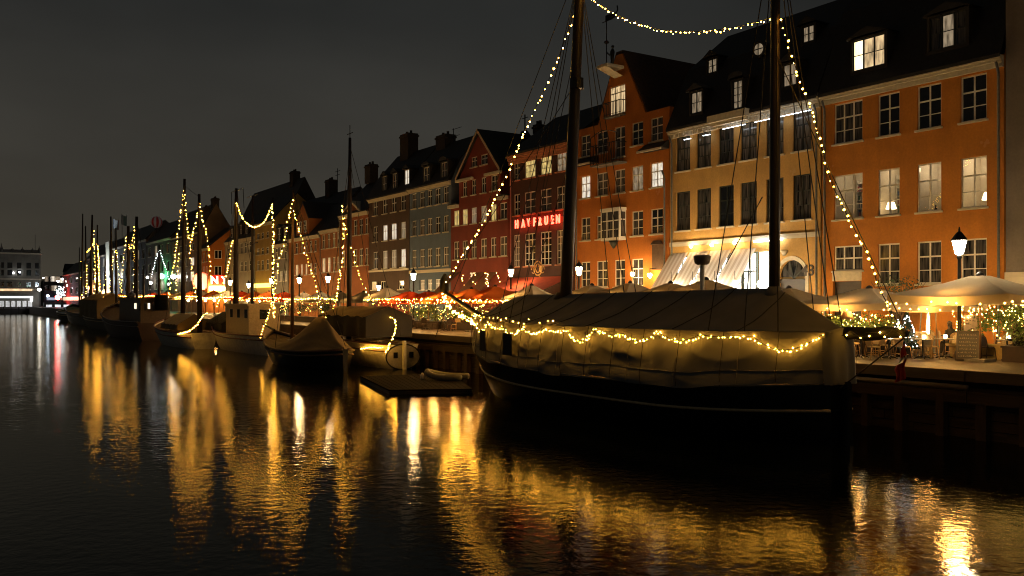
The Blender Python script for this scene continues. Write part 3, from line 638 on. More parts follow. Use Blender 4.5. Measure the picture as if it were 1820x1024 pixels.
# hoist hood, weather vane and the little iron figure
zq = zz(1100,122); MB().box(XF-1.5, XF+.2, ga-.55, ga+.55, zq-.12, zq+.08).poly([(XF-1.5,ga-.5,zq-.12),(XF-1.5,ga+.5,zq-.12),(XF-.02,ga+.45,zq-.6),(XF-.02,ga-.45,zq-.6)]).build('hoist_hood', M['cream'], h3)
vx = XF-1.1; vn = MB(); vt = AY(1091,62,ga).z
vn.tube([(vx,ga,zq),(vx,ga,zq+3.5)], .035, 6); vn.beam((vx,ga-.7,zq+3.1),(vx,ga+.45,zq+3.1),.03,.05); vn.box(vx-.02,vx+.02,ga-.95,ga+.1,zq+3.12,zq+3.5); vn.tube([(vx,ga-.95,zq+3.3),(vx,ga-1.2,zq+3.55),(vx,ga-1.15,zq+3.85)], .05, 6)
vn.ball((vx,ga,zq+1.65), .2, .6); vn.build('weather_vane', M['iron'], h3)
fg = MB().tube([(vx+.2,ga-.35,zq+.05),(vx+.2,ga-.38,zq+.55),(vx+.2,ga-.40,zq+.95),(vx+.2,ga-.42,zq+1.15)], [.09,.13,.16,.07], 8).ball((vx+.2,ga-.43,zq+1.28), .12).tube([(vx+.2,ga-.38,zq+.95),(vx+.15,ga-.15,zq+.75),(vx+.05,ga,zq+.95)], .05, 6); fg.build('iron_figure', M['iron'], h3, True)
for px, py in ((1170,455),): 
    q = A(px,py,XF); mb = MB(); mb.box(XF-.06,XF-.003,q.y-.55,q.y+.55,q.z-.9,q.z+.75); mb.lathe([(.5,0),(.3,.25)],(XF-.05,q.y,q.z+.75),10); mb.build('stone_relief', mat('dark_relief', (.10,.055,.03), .9), h3)
for px in (1050,):
    pass
drain(h3, XF, y0+.35, ZG, 12.6); drain(h3, XF, y1-.3, ZG, 12.6)
chimney(h3, XF+9, yy(1217)+8, 18.5, 21.8, 1.3, .9)
# lamps fixed to the ground floor
for px, py in ((1124,488),(1155,490)):
    q = A(px, py, XF-.6); MB().beam((XF,q.y,q.z+.45),(XF-.6,q.y,q.z+.45),.05,.05).beam((XF-.6,q.y,q.z+.45),(XF-.6,q.y,q.z+.2),.03,.03).build('lamp_bracket', M['iron'], h3); MB().lathe([(.06,-.15),(.15,.04),(.10,.15)], q, 8).build('lamp_glass', M['lantern'], h3)

# --- dark red house with the neon sign
ch = pairs((913,924),(932,951.5),(960,980),(989,1007))
DR = plaster('dark_oxblood_brick', (0.085,0.032,0.022), 0.3)
rA, rB, rC = row(941,281,316), row(941,341,380), row(941,415,473)
h4, roof4, _ = row_house('neon_house', 'dark brown-red house with a red neon sign across its front', 1021, 906, 16.25, DR,
    [(ch, rA, [HF, LY, LY, LD]), (ch, rB, [D, HF, HF, HF], dict()), (ch, rC, [HF, D, D, HF], dict(cols=3, rows=(.2,.4,.6,.8)))], prof=[(XF-.4,16.3),(XF+4.6,19.9),(XF+10,16.0)], trim=mat('salmon_cornice', (0.55,0.22,0.11), .7), corn_h=.75)
neon = emit('neon_letter', (1.0,0.10,0.06), 4.6); halo = emit('red_halo_glow', (1.0,0.03,0.01), 20)
chars = 'HAVFRUEN'; xs = [923.5, 935, 945, 955, 965, 976, 987, 997]
zc0, zc1 = zz(941,403.5), zz(941,389)
for ch_, px in zip(chars, xs):
    letter(ch_, (zc1-zc0)*1.38, neon, (XF-.30, yy(px), zc0), h4, ext=.01, bold=.04).scale = (.76,1,1)
    letter(ch_, (zc1-zc0)*1.38, halo, (XF-.255, yy(px), zc0), h4, ext=.025, bold=.0, name='halo_letter').scale = (.76,1,1)  # glowing copy added behind each letter to throw the red halo on the wall
sg0, sg1 = sorted((yy(919), yy(1002)))
for z_ in (zc0+.12, zc1-.12): MB().box(XF-.12, XF-.003, sg0, sg1, z_-.03, z_+.03).build('sign_rail', M['iron'], h4)
drain(h4, XF, yy(906.5)-.25, ZG, 16.0, mat('pink_pipe', (0.45,0.16,0.13), .5))
# cast sign: gilt ring and scrolls on the wall
q = A(956, 477, XF-.5); mb = MB()
mb.tube([(q.x,q.y+.55*math.cos(t*math.pi/10),q.z+.55*math.sin(t*math.pi/10)) for t in range(21)], .05, 6); mb.tube([(q.x,q.y+.25*math.cos(t*.5),q.z+.35*math.sin(t*.5)) for t in range(13)], .04, 6)
for s in (-1,1): mb.tube([(q.x,q.y+s*(.6+.28*math.cos(t*.55)),q.z-.1+.28*math.sin(t*.55)) for t in range(11)], .035, 6)
mb.beam((XF,q.y,q.z-.9),(q.x,q.y,q.z-.5),.05,.05); mb.build('gilt_sign', mat('gilt_iron', (0.55,0.33,0.10), .35, metal=.7, bump=0), h4, True)
chimney(h4, XF+4.8, A(958,232,XF+4.8).y, 19, A(958,222,XF+4.8).z, .8, .8)
q = A(933,240,XF+4); MB().ball(q, .5).tube([(q.x,q.y,q.z-2),(q.x,q.y,q.z+1.8)], .06, 6).beam((q.x,q.y-.5,q.z+1.5),(q.x,q.y+.5,q.z+1.5),.05,.05).build('roof_antenna', M['iron'], h4)
# brown lower canopy with red cloth
REDC = mat('red_canopy_cloth', (0.50,0.075,0.03), .85, var=.25, scale=2)
ca, cb = sorted((yy(1021), yy(912))); zt, zb = A(960,492,XF-.2).z, A(960,517,XF-3).z
MB().poly([(XF-.02,ca,zt),(XF-.02,cb,zt),(XF-3,cb,zb),(XF-3,ca,zb)]).poly([(XF-3,ca,zb),(XF-3,cb,zb),(XF-3,cb,zb-.35),(XF-3,ca,zb-.35)]).build('canopy', REDC, h4)

# --- red gabled house
RED = plaster('red_limewash', (0.24,0.036,0.018), 0.28)
y0, y1 = yy(904)+.012, yy(801)-.012; g0, g1, ga5 = yy(889), yy(816), yy(852); zt5 = zz(852,236); zl = zz(816,318); ze = zz(801,366)
cg = pairs((837,848),(854,866.5)); cr4 = pairs((822,830),(838,846),(855,864),(872,884)); cr3 = pairs((806,816),(821,831),(837,847),(854,865),(871.5,882),(888,901))
q5, q4, q3, q2 = row(842,279,297), row(842,319,346), row(842,369,397), row(842,426,459)
h5 = thing('gable_house', 'red gabled house with yellow lit upper windows left of the neon sign', 'house', (XF, (y0+y1)/2, ZG))
outer = [(y0,ZG-.3),(y1,ZG-.3),(y1,ze),(g1,ze),(g1,zl),(ga5,zt5),(g0,zl),(g0,ze),(y0,ze)]
wins = [(c,q5,HF) for c in cg]+[(c,q4,HF) for c in cr4]+[(c,q3,p_) for c,p_ in zip(cr3,(LY,LY,LD,LD,LY,HF))]+[(c,q2,DM) for c in cr3]
mb = MB(); facade(mb, outer, [rect(*c,*r) for c,r,p_ in wins], XF)
for i in range(len(outer)):
    a, b = outer[i], outer[(i+1) % len(outer)]; mb.poly([(XF,*a),(XF+9,*a),(XF+9,*b),(XF,*b)])
mb.build('wall', RED, h5)
for c, r, p_ in wins: window(h5, XF, *c, *r, p_, M['white'], rows=(.4,), sill=M['cream'])
rp = [(g0-.3, zl-.15), (ga5, zt5+.12), (g1+.3, zl-.15)]
mb = MB(); 
for dz in (.02, .2): mb.grid([[(XF-.25,a,b+dz) for a,b in rp],[(XF+10,a,b+dz) for a,b in rp]])
mb.build('roof', M['roof'], h5); mb = MB(); mb.grid([[(XF-.26,a,b-.12) for a,b in rp],[(XF-.26,a,b+.22) for a,b in rp]]); mb.build('verge_board', mat('pale_verge_board', (.5,.38,.26), .7), h5)
for a, b in ((y0,g0),(g1,y1)): MB().box(XF-.3, XF+8, a, b, ze, ze+.12).build('side_roof', M['roof'], h5); MB().box(XF-.36, XF-.02, a, b, ze-.3, ze-.02).build('cornice', M['cream'], h5)
for a, b in ((g0-.25, g0+2.2),(g1-2.6, g1+.25)): MB().box(XF-.3, XF-.02, a, b, zl-.35, zl-.12).build('kneeler', M['cream'], h5)
awn = mat('faded_brown_awning', (0.20,0.085,0.045), .9, var=.3)
for p0, p1 in ((803,818),(846,862),(866,884)):
    a, b = sorted((yy(p0), yy(p1))); zt = zz((p0+p1)/2, 484); MB().poly([(XF-.02,a,zt),(XF-.02,b,zt),(XF-2,b,zt-1.9),(XF-2,a,zt-1.9)]).poly([(XF-2,a,zt-1.9),(XF-2,b,zt-1.9),(XF-2,b,zt-2.2),(XF-2,a,zt-2.2)]).build('awning', awn, h5)
letter('37', .95, emit('lit_numerals', (1,.75,.45), .6), (XF-.05, yy(841), zz(841,498)), h5, bold=.015, name='house_number')
fb = MB()
for k in range(34):
    px = random.choice([random.uniform(818,846), random.uniform(862,868), random.uniform(882,902)]); q = A(px, random.uniform(484,512), XF-random.uniform(.1,1.2)); fb.octa(q, .045)
fb.build('fairy_lights', M['fairy'], h5, kind='stuff')

# --- blue-grey house and dark brown house
PR6 = [(XF-.35,15.45),(XF+1.0,17.6),(XF+3.2,20.0),(XF+9,15.4)]
c_ = pairs((732,740),(746,754.5),(759,768),(773,782.6),(788,797))
h6, _, _ = row_house('blue_house', 'blue-grey house with white windows between brown and red houses', 802, 728, 15.42, plaster('blue_grey_limewash', (0.125,0.175,0.26), .2),
    [(c_, row(763,338,366), HF, dict(rows=(.4,))), (c_, row(763,388,416), [HF,DM,DM,HF,DM], dict(rows=(.4,))), (c_, row(763,442,474), DM, dict(rows=(.4,))), (c_[1:4], row(763,497,515), LD, dict(rows=(.4,)))], prof=PR6)
inst('string_course', ubox(M['cream']), h6, (XF-.04, (yy(802)+yy(728))/2, zz(763,482)), (.12, yy(728)-yy(802)-.05, .3))
for px, py in ((758,311),(789.5,303)):
    Xd = seat(px, py+10, PR6)-.12; q = A(px,py,Xd); dormer(h6, Xd, q.y, q.z-.75, 1.15, 1.5, HF, frame=M['white'], arch=True)
chimney(h6, XF+3.2, A(792,253,XF+3.2).y, 18.5, A(792,241,XF+3.2).z, 2.0, 1.2)
q = A(806,250,XF+3.2); MB().tube([(q.x,q.y,q.z-1),(q.x,q.y,q.z+1.2)], .04, 5).beam((q.x,q.y-1.6,q.z+1.1),(q.x,q.y+.3,q.z+1.1),.04,.04).beam((q.x,q.y-1.2,q.z+.4),(q.x,q.y+.3,q.z+.4),.04,.04).build('aerial', M['iron'], h6)
c_ = pairs((663,671),(680,688.5),(695,704.5),(712,721))
h7, _, _ = row_house('brown_house', 'dark brown house with bright white lit windows beside the blue-grey house', 727, 656, 15.36, plaster('dark_brown_limewash', (0.095,0.055,0.035), .3),
    [(c_, row(684,354,380), [HF]*4, dict(rows=(.4,))), (c_, row(684,400,428), [HF,LW,LW,LD], dict(rows=(.4,))), (c_, row(684,446,477), [HF,LD,LD,LW], dict(rows=(.4,))), (pairs((660,669),(676,685),(708,718)), row(684,500,515), [L,D,D], dict(rows=()))],
    prof=[(XF-.35,15.36),(XF+1.0,17.6),(XF+3.4,20.3),(XF+9,15.4)])
inst('string_course', ubox(M['cream']), h7, (XF-.04, (yy(727)+yy(656))/2, zz(684,481)), (.12, yy(656)-yy(727)-.05, .2))
for px, py, pn in ((683,327,HF),(701.5,322,HF),(723,316,LW)):
    Xd = seat(px, py+10, PR6)-.12; q = A(px,py,Xd); dormer(h7, Xd, q.y, q.z-.8, 1.0, 1.6, pn, frame=M['white'])
chimney(h7, XF+3.2, A(727,253,XF+3.2).y, 18.5, A(727,239,XF+3.2).z, 2.0, 1.2); chimney(h7, XF+3.2, A(660,300,XF+3.2).y, 18, A(660,293,XF+3.2).z, 1.6, 1)

# --- the smaller houses farther along
PRS = lambda ze: [(XF-.3,ze),(XF+3.6,ze+4.2),(XF+9,ze-.2)]
def simple(name, label, p0, p1, ze, col, rowsz, pcs, panes, ridge=4.2, front_gable=None, roofm=None, cols=2, trim=None, back=9):
    X = XF; rws = []
    colsY = pairs(*pcs)
    for i, r in enumerate(rowsz): rws.append((colsY, r, panes[i], dict(rows=(.4,) if cols > 1 else (), cols=cols)))
    return row_house(name, label, p0, p1, ze, plaster(name+'_'+label.split()[0]+'_%d_plaster' % int(p0), col, .25), rws, prof=[(X-.3,ze),(X+3.6,ze+ridge),(X+back,ze-.2)], roofm=roofm, trim=trim, pipe=yy(p1)-.2)
h8, _, _ = simple('orange_house', 'narrow orange house with pale triangular gable beside the dark brown house', 655, 604.5, 14.2, (.34,.105,.028), [row(641,389,417), row(641,442,472)], [(608,613),(618,624),(628,635),(638,645),(648.5,654.5)], [HF, HF], trim=M['cream'])
g0, g1 = sorted((yy(609), yy(643))); zb = 14.25; mb = MB(); zt = zz(626,359)
mb.poly([(XF-.05,g0,zb),(XF-.05,g1,zb),(XF-.05,(g0+g1)/2,zt)]); mb.poly([(XF+3,g0,zb),(XF+3,(g0+g1)/2,zt),(XF+3,g1,zb)]); mb.build('gable', plaster('gable_orange', (.34,.105,.028)), h8)
rp = [(g0-.2,zb),((g0+g1)/2,zt+.15),(g1+.2,zb)]; MB().grid([[(XF-.2,a,b) for a,b in rp],[(XF+3,a,b) for a,b in rp]]).grid([[(XF-.2,a,b-.25) for a,b in rp],[(XF-.2,a,b) for a,b in rp]]).build('gable_roof', M['cream'], h8)
h9, _, _ = simple('orange_house', 'low orange house with pale eaves and yellow lit lower windows', 603, 569.5, 12.88, (.42,.15,.045), [row(593,414,440), row(593,457,483)], [(572,578),(581.5,587),(590.5,596),(598.5,602.5)], [DM, [L,L,DM,DM]])
h10, _, _ = simple('orange_house', 'orange house with steep middle gable and warm lit windows', 568.5, 513, 12.5, (.44,.155,.032), [row(546,429,449), row(546,469,488)], [(524.5,530),(534,538),(542,546),(550,554.5),(558,562.5)], [HF, [L,L,L,LD,HF]])
g0, g1 = yy(550), yy(527); ap = yy(540); zb, zm, zt = 12.5, 14.75, 16.9
mb = MB(); mb.poly([(XF-.06,g0,zb),(XF-.06,g1,zb),(XF-.06,g1,zm),(XF-.06,ap,zt),(XF-.06,g0,zm)]); mb.poly([(XF-.06,g0,zb),(XF+4,g0,zb),(XF+4,g0,zm),(XF-.06,g0,zm)]); mb.poly([(XF-.06,g1,zb),(XF+4,g1,zb),(XF+4,g1,zm),(XF-.06,g1,zm)]); mb.build('gable', plaster('gable_ochre', (.44,.155,.032)), h10)
rp = [(g0-.2,zm),(ap,zt+.15),(g1+.2,zm)]; MB().grid([[(XF-.2,a,b) for a,b in rp],[(XF+5,a,b) for a,b in rp]]).grid([[(XF-.2,a,b-.2) for a,b in rp],[(XF-.2,a,b) for a,b in rp]]).build('gable_roof', M['roof'], h10)
for a, b in pairs((531,537),(542,546)): window(h10, XF-.15, a, b, 13.0, 14.5, HF, M['white'], rows=(.4,), recess=0)
h11, _, _ = simple('grey_house', 'pale grey house with lit ground floor behind mast strings', 512, 485.5, 12.1, (.30,.27,.24), [row(500,440,460), row(500,482,500)], [(489,494),(497,502),(505,510)], [HF, LD])
for px, pn in ((496,HF),(507,HF)):
    Xd = seat(px, 417+10, PRS(12.1))-.12; q = A(px,417,Xd); dormer(h11, Xd, q.y, q.z-.8, 1.3, 1.7, pn, frame=M['white'])
h12, _, _ = simple('yellow_house', 'tall narrow yellow house with glowing yellow shop sign', 484.5, 453.5, 15.5, (.52,.33,.085), [row(469,413,424), row(469,440,452), row(469,462,480)], [(456,461),(464,469),(473,478)], [HF, HF, HF])
MB().box(XF-.35, XF-.05, yy(482), yy(452), zz(467,511), zz(467,504)).build('shop_sign', emit('yellow_sign', (1,.78,.12), 3.2), h12)
h13, _, _ = simple('white_house', 'white plastered house beside the tall narrow yellow house', 452.5, 423.5, 13.85, (.50,.45,.37), [row(438,430,450), row(438,464,482)], [(426,431),(434,439),(442.5,448)], [HF, HF])
h14, _, _ = simple('cream_house', 'cream house at the corner of the side street', 422.5, 401, 13.75, (.50,.42,.30), [row(411,440,458), row(411,470,488)], [(403.5,408),(413,418)], [HF, HF])
for hx, px, py in ((h13,438,408),(h13,428,409),(h14,412,416)):
    Xd = seat(px, py+10, PRS(13.8))-.12; q = A(px,py,Xd); dormer(hx, Xd, q.y, q.z-.6, 1.2, 1.4, HF, frame=M['white'])
# corner house beyond the side street: its end wall looks at us
h15, _, (e0, e1) = row_house('corner_house', 'bright orange corner house with a red neon end-wall sign', 369.5, 353, 13.45, plaster('corner_orange', (.60,.20,.035)), [(pairs((355,358),(360.5,363.5),(365.5,368.5)), row(361,450,466), HF, dict(rows=())), (pairs((355,358),(360.5,363.5),(365.5,368.5)), row(361,474,490), HF, dict(rows=()))], prof=[(XF-.3,13.45),(XF+4.5,17.4),(XF+10,13.4)])
for yt, yb in ((445,460),(473,491)):
    a, b = AY(381,yb,e0), AY(394,yt,e0); mb = MB(); x0, x1, z0, z1 = a.x, b.x, a.z, b.z
    mb.box(x0,x1,e0-.05,e0-.01,z0,z0+.1).box(x0,x1,e0-.05,e0-.01,z1-.1,z1).box(x0,x0+.1,e0-.05,e0-.01,z0,z1).box(x1-.1,x1,e0-.05,e0-.01,z0,z1).box((x0+x1)/2-.05,(x0+x1)/2+.05,e0-.05,e0-.01,z0,z1)
    o = mb.build('window', M['white'], h15); MB().box(x0,x1,e0-.03,e0-.005,z0,z1).build('pane', D, o)
a = AY(376,507,e0); b = AY(401,489,e0); MB().box(a.x,b.x,e0-.25,e0-.02,a.z,b.z).build('sign_board', emit('red_sign_board', (1,.05,.01), .45, base=(.5,.03,.02)), h15)
letter('N Y', (b.z-a.z)*1.0, emit('white_neon', (1,.75,.55), 3.5), ((a.x+b.x)/2, e0-.3, a.z+(b.z-a.z)*.16), h15, FACE_S, .04, .05)
q = A(358,500,XF-.9); MB().tube([(q.x,q.y-.15,q.z),(q.x,q.y+.15,q.z)], 1.35, 20).build('round_sign', emit('round_sign_glow', (1,.5,.3), 1.6), h15); MB().tube([(q.x,q.y-.12,q.z),(q.x,q.y+.12,q.z)], 1.55, 20).build('round_sign_rim', emit('round_sign_rim_glow', (1,.05,.02), 2), h15)
MB().box(AY(372,520,e0).x, AY(412,520,e0).x, e0-.6, e0-.02, AY(390,516,e0).z, AY(390,510,e0).z).build('shop_light', M['cafe'], h15)
h16, _, _ = row_house('tall_house', 'tall tan house whose blank end wall rises over the corner house', 352, 305, 16.6, plaster('tan_plaster', (.30,.205,.12)), [(pairs((308,313),(318,323),(328,333),(338,345)), row(328,z0,z1), pn, dict(rows=())) for z0, z1, pn in ((436,448,HF),(460,474,[HF,HF,HF,LW]),(484,500,[HF,LD,HF,LW]))], prof=[(XF-.3,16.0),(XF+3.2,22.0),(XF+7.5,15)])
chimney(h16, XF+3.2, yy(350), 21, 22.9, 1.6, 1.1); chimney(h16, XF+1.6, yy(352)+.7, 18.5, 21.2, 1.2, 1)
far = [(304,261,17.0,(.20,.16,.13),'dim grey-brown house crowned by a striped balloon lamp'),(260,201,18.0,(.17,.15,.14),'dark far house with white and green shop lights'),(200,152,17.0,(.26,.25,.23),'far pale house with floodlit corner below two flags'),(151,112,13.5,(.18,.17,.18),'farthest house in the waterside row')]
FH = []
for p0, p1, ze, col, lab in far:
    pcs = []; n_ = max(4, int((p0-p1)/9)); wpx = (p0-p1)/n_
    for k in range(n_): pcs.append((p1+wpx*(k+.25), p1+wpx*(k+.7)))
    zr = [(ZG+4.5+3.6*k, ZG+6.6+3.6*k) for k in range(int((ze-ZG-4)/3.6))]
    hh, _, yr = row_house('town_house', lab, p0, p1+.5, ze, plaster('far_%d' % p0, col), [(pairs(*pcs), r, [random.choice((HF,HF,HF,D,LD)) for _ in pcs], dict(cols=1, rows=())) for r in zr], prof=[(XF-.3,ze),(XF+4,ze+4.5),(XF+10,ze)])
    FH.append(hh)
    fl = MB(); fl.box(XF-.2, XF-.02, yr[0]+1, yr[1]-1, ZG+2.2, ZG+3.4); fl.build('shop_light', emit('far_shop_%d' % p0, random.choice(((1,.8,.5),(1,.9,.75),(.95,.95,1))), 1.2, .9, .6), hh)
# striped lit balloon on its frame
q = A(278,395,XF+1.5); bl = thing('balloon_lamp', 'red and white striped illuminated balloon on a far rooftop', 'balloon lamp', (q.x,q.y,q.z-2.6))
rw = [emit('balloon_red', (.8,.03,.04), .012, base=(.5,.03,.03)), emit('balloon_white', (1,.8,.75), .02, base=(.4,.35,.33))]
for k in range(14):
    mb = MB(); t0, t1 = 2*math.pi*k/14, 2*math.pi*(k+1)/14
    mb.grid([[(q.x+1.25*math.sin(f)*math.cos(t), q.y+1.25*math.sin(f)*math.sin(t), q.z+1.3*math.cos(f)) for f in [math.pi*j/10 for j in range(11)]] for t in (t0, (t0+t1)/2, t1)]); mb.build('gore', rw[k % 2], bl, True)
mb = MB(); 
for k in range(6): t = k*math.pi/3; mb.beam((q.x+1.6*math.cos(t),q.y+1.6*math.sin(t),q.z-3.6),(q.x+.4*math.cos(t),q.y+.4*math.sin(t),q.z-1.7),.08,.08)
mb.build('frame', M['zinc'], bl)
# two big dark back houses that rise over the low ones
for (lab, px, py, X, Lb, zE, chs) in (('dark back house with high gable rising behind the steep orange gable', 542, 314, 48, 26, 14, ((524,305),)), ('dark long back roof with chimney behind the low orange houses', 641, 331, 47, 32, 14, ((588.5,320),))):
    q = A(px, py, X); hb = thing('town_house', lab, 'house', (X, q.y+Lb/2, ZG)); pr = [(X-4.5,zE),(X,q.z),(X+5,zE)]
    mb = MB(); body(mb, X-4.3, q.y, q.y+Lb, pr, ZG); mb.poly([(X-4.3,q.y,ZG),(X-4.3,q.y+Lb,ZG),(X-4.3,q.y+Lb,zE),(X-4.3,q.y,zE)]); mb.build('wall', plaster('back_house_plaster', (.075,.055,.04)), hb); roof_sheet('roof', pr, q.y, q.y+Lb, M['roof'], hb)
    for cx, cyy in chs: c = A(cx,cyy,X); chimney(hb, X, c.y, q.z-1.5, c.z, 1.5, 1.2)
q = A(600,320,47); o = MB().tube([(q.x,q.y,q.z-2),(q.x,q.y,q.z+1.6)], .05, 5).beam((q.x,q.y-.9,q.z+1.2),(q.x,q.y+.9,q.z+1.2),.06,.06).beam((q.x,q.y-.7,q.z+.7),(q.x,q.y+.7,q.z+.7),.06,.06).build('aerial', M['iron']); tag(o, 'thin television aerial above the dark back roof', 'aerial')

# --- building at the head of the canal and the little lit things around it
YE = 346.0
def endX(px): return AY(px, 500, YE).x
def endZ(py): return AY(40, py, YE).z
eb = thing('hotel_building', 'classical grey building with lit white canopy at the head of the canal', 'building', (endX(20), YE, ZG))
x0, x1 = endX(-60), endX(72); zt = endZ(452)
loops = []; wpx = [(-52,-44),(-32,-24),(-12,-4),(2,7),(13,22),(30,38),(47,55),(62,69)]
zrows = [(endZ(542),endZ(530)),(endZ(510),endZ(501)),(endZ(490),endZ(480)),(endZ(477),endZ(467))]
mb = MB(); out = [Vector((x0,ZG,0)),Vector((x1,ZG,0)),Vector((x1,zt,0)),Vector((x0,zt,0))]; lp = [out]
for a, b in wpx:
    for c, d in zrows[1:]: lp.append([Vector((endX(a),c,0)),Vector((endX(b),c,0)),Vector((endX(b),d,0)),Vector((endX(a),d,0))])
fl = [v for q in lp for v in q]; mb.v += [(v.x,YE,v.y) for v in fl]
for t in tessellate_polygon(lp): mb.f.append(tuple(t))
mb.box(x1-.02,x1,YE,YE+18,ZG,zt); mb.box(x0,x1,YE+.6,YE+18,ZG,zt-.1)
mb.build('wall', plaster('hotel_stone', (.24,.225,.19)), eb)
mb = MB(); mb.box(x0-.4,x1+.5,YE-.6,YE+18,zt,zt+.5); mb.box(x0,x1+.2,YE-.25,YE-.003,zrows[1][1]+.7,zrows[1][1]+1.1); mb.box(x0,x1+.2,YE-.2,YE-.003,endZ(515),endZ(513)); mb.build('cornice', M['cream'], eb)
mb = MB(); mb.box(x0+.5,x1-.5,YE+1,YE+16,zt+.5,zt+1.6); mb.build('parapet', M['stone'], eb)
for px, h_ in ((3,3.2),(22,1.6),(40,2.0),(58,1.8),(70,2.6)):
    x = endX(px); MB().lathe([(.5,0),(.3,.6),(.45,1.2),(.15,h_*.7),(.03,h_)], (x,YE+.6,zt+.5), 8).build('roof_statue', M['stone'], eb, True)
MB().tube([(endX(64),YE+3,zt+1.5),(endX(64),YE+3,zt+7)], .08, 6).build('flagpole', M['zinc'], eb)
for a, b in wpx:
    for c, d in zrows[1:]:
        o = MB().box(endX(a),endX(b),YE+.2,YE+.26,c,d).build('window', random.choice((D,D,HF,HF)), eb)
canw = emit('canopy_white_light', (.95,.97,1), 1.4); 
MB().box(endX(-60),endX(57),YE-3.2,YE-2.9,endZ(530),endZ(527)).box(endX(53),endX(57),YE-3.2,YE-.1,endZ(536),endZ(527)).build('canopy_light', canw, eb)
MB().box(endX(-60),endX(56),YE-2.8,YE-.02,endZ(526.5),endZ(524)).build('canopy', M['stone'], eb)
MB().box(endX(-60),endX(57),YE-.3,YE-.05,endZ(517),endZ(513.5)).build('warm_light_band', emit('warm_band', (1,.62,.3), 1.3, .8, .8), eb)
for k in range(11):
    px = -50+k*10; MB().box(endX(px),endX(px+7),YE-.2,YE-.05,endZ(547),endZ(535)).build('shop_window', emit('end_shop', (.95,.95,.92), .45, .95, 2.5), eb)
for k, (px, py) in enumerate(((24,485),(35,484))): MB().ball(AY(px,py,YE-.4), .32).build('flood_lamp', emit('flood_lamp_glow', (.92,.95,1), 15), eb)
# far roofs in the gap
for i, (p0, p1, py, Yf, col, lab) in enumerate(((78,103,500,395,(.10,.10,.12),'low bluish far house at the end of the canal'),(103,122,492,420,(.13,.12,.12),'dim far house with tall chimney beyond the canal end'),(119,150,470,450,(.12,.11,.10),'farthest pale tall house seen over the far boats'))):
    a, b = AY(p0,py,Yf), AY(p1,py,Yf); o = thing('town_house', lab, 'house', ((a.x+b.x)/2, Yf, ZG)); mb = MB(); mb.box(a.x,b.x,Yf,Yf+14,ZG,a.z-3)
    mb.build('wall', plaster('gap_house_%d' % i, col), o); mb = MB(); mb.grid([[(a.x-.3,Yf-.4,a.z-3.1),(b.x+.3,Yf-.4,a.z-3.1)],[(a.x-.3,Yf+6,a.z+.5),(b.x+.3,Yf+6,a.z+.5)],[(a.x-.3,Yf+14,a.z-3.1),(b.x+.3,Yf+14,a.z-3.1)]]); mb.build('roof', M['roof'], o)
    for k in range(5):
        for j in range(2): xx = a.x+(b.x-a.x)*(k+.3)/5; MB().box(xx,xx+1.4,Yf-.06,Yf-.01,ZG+6+j*3.6,ZG+8+j*3.6).build('window', random.choice((D,LD,LW,HF)), o)
    MB().box(a.x+1,b.x-1,Yf-.3,Yf-.05,ZG+2.3,ZG+3.3).build('shop_light', emit('gap_shop_%d' % i, ((.6,.75,1),(1,.3,.15),(1,.75,.45))[i], .7, .95, .5), o)
def orb_lamp(px, py, Yf, r, m, lab, cat='lamp', zb=ZG):
    q = AY(px,py,Yf); o = thing('street_lamp', lab, cat, (q.x,q.y,zb)); MB().tube([(q.x,q.y,zb),(q.x,q.y,q.z-r)], .07, 6).build('post', M['iron'], o); MB().ball(q, r).build('globe', m, o)
fw_, fb_, fr_, fg_ = emit('far_lamp_white',(1,.92,.8),30), emit('far_lamp_blue',(.62,.8,1),30), emit('far_lamp_red',(1,.04,.03),95), emit('far_lamp_green',(.1,1,.35),70)
for px, py, Yf, r, m, lab in ((70,515,338,.55,fw_,'white globe street lamp at the corner of the canal-head building'),(103,500,372,.45,fw_,'white far street lamp above the dark landing'),(117,498,378,.65,fb_,'bluish far street lamp above the traffic'),
        (111,496,380,.4,fb_,'small bluish lamp left of the bluish street lamp'),(103,529,351,1.0,fr_,'red signal lamp at the far landing'),(130,531,337,.35,fr_,'small red signal lamp near the farthest boat'),(77,494,372,.3,fw_,'small white lamp over the bluish far roof'),(85,526,338,.45,fb_,'small blue lamp near the waterside landing'),(120,508,352,.4,fw_,'pale lamp below the bluish street lamp')):
    orb_lamp(px, py, Yf, r, m, lab)
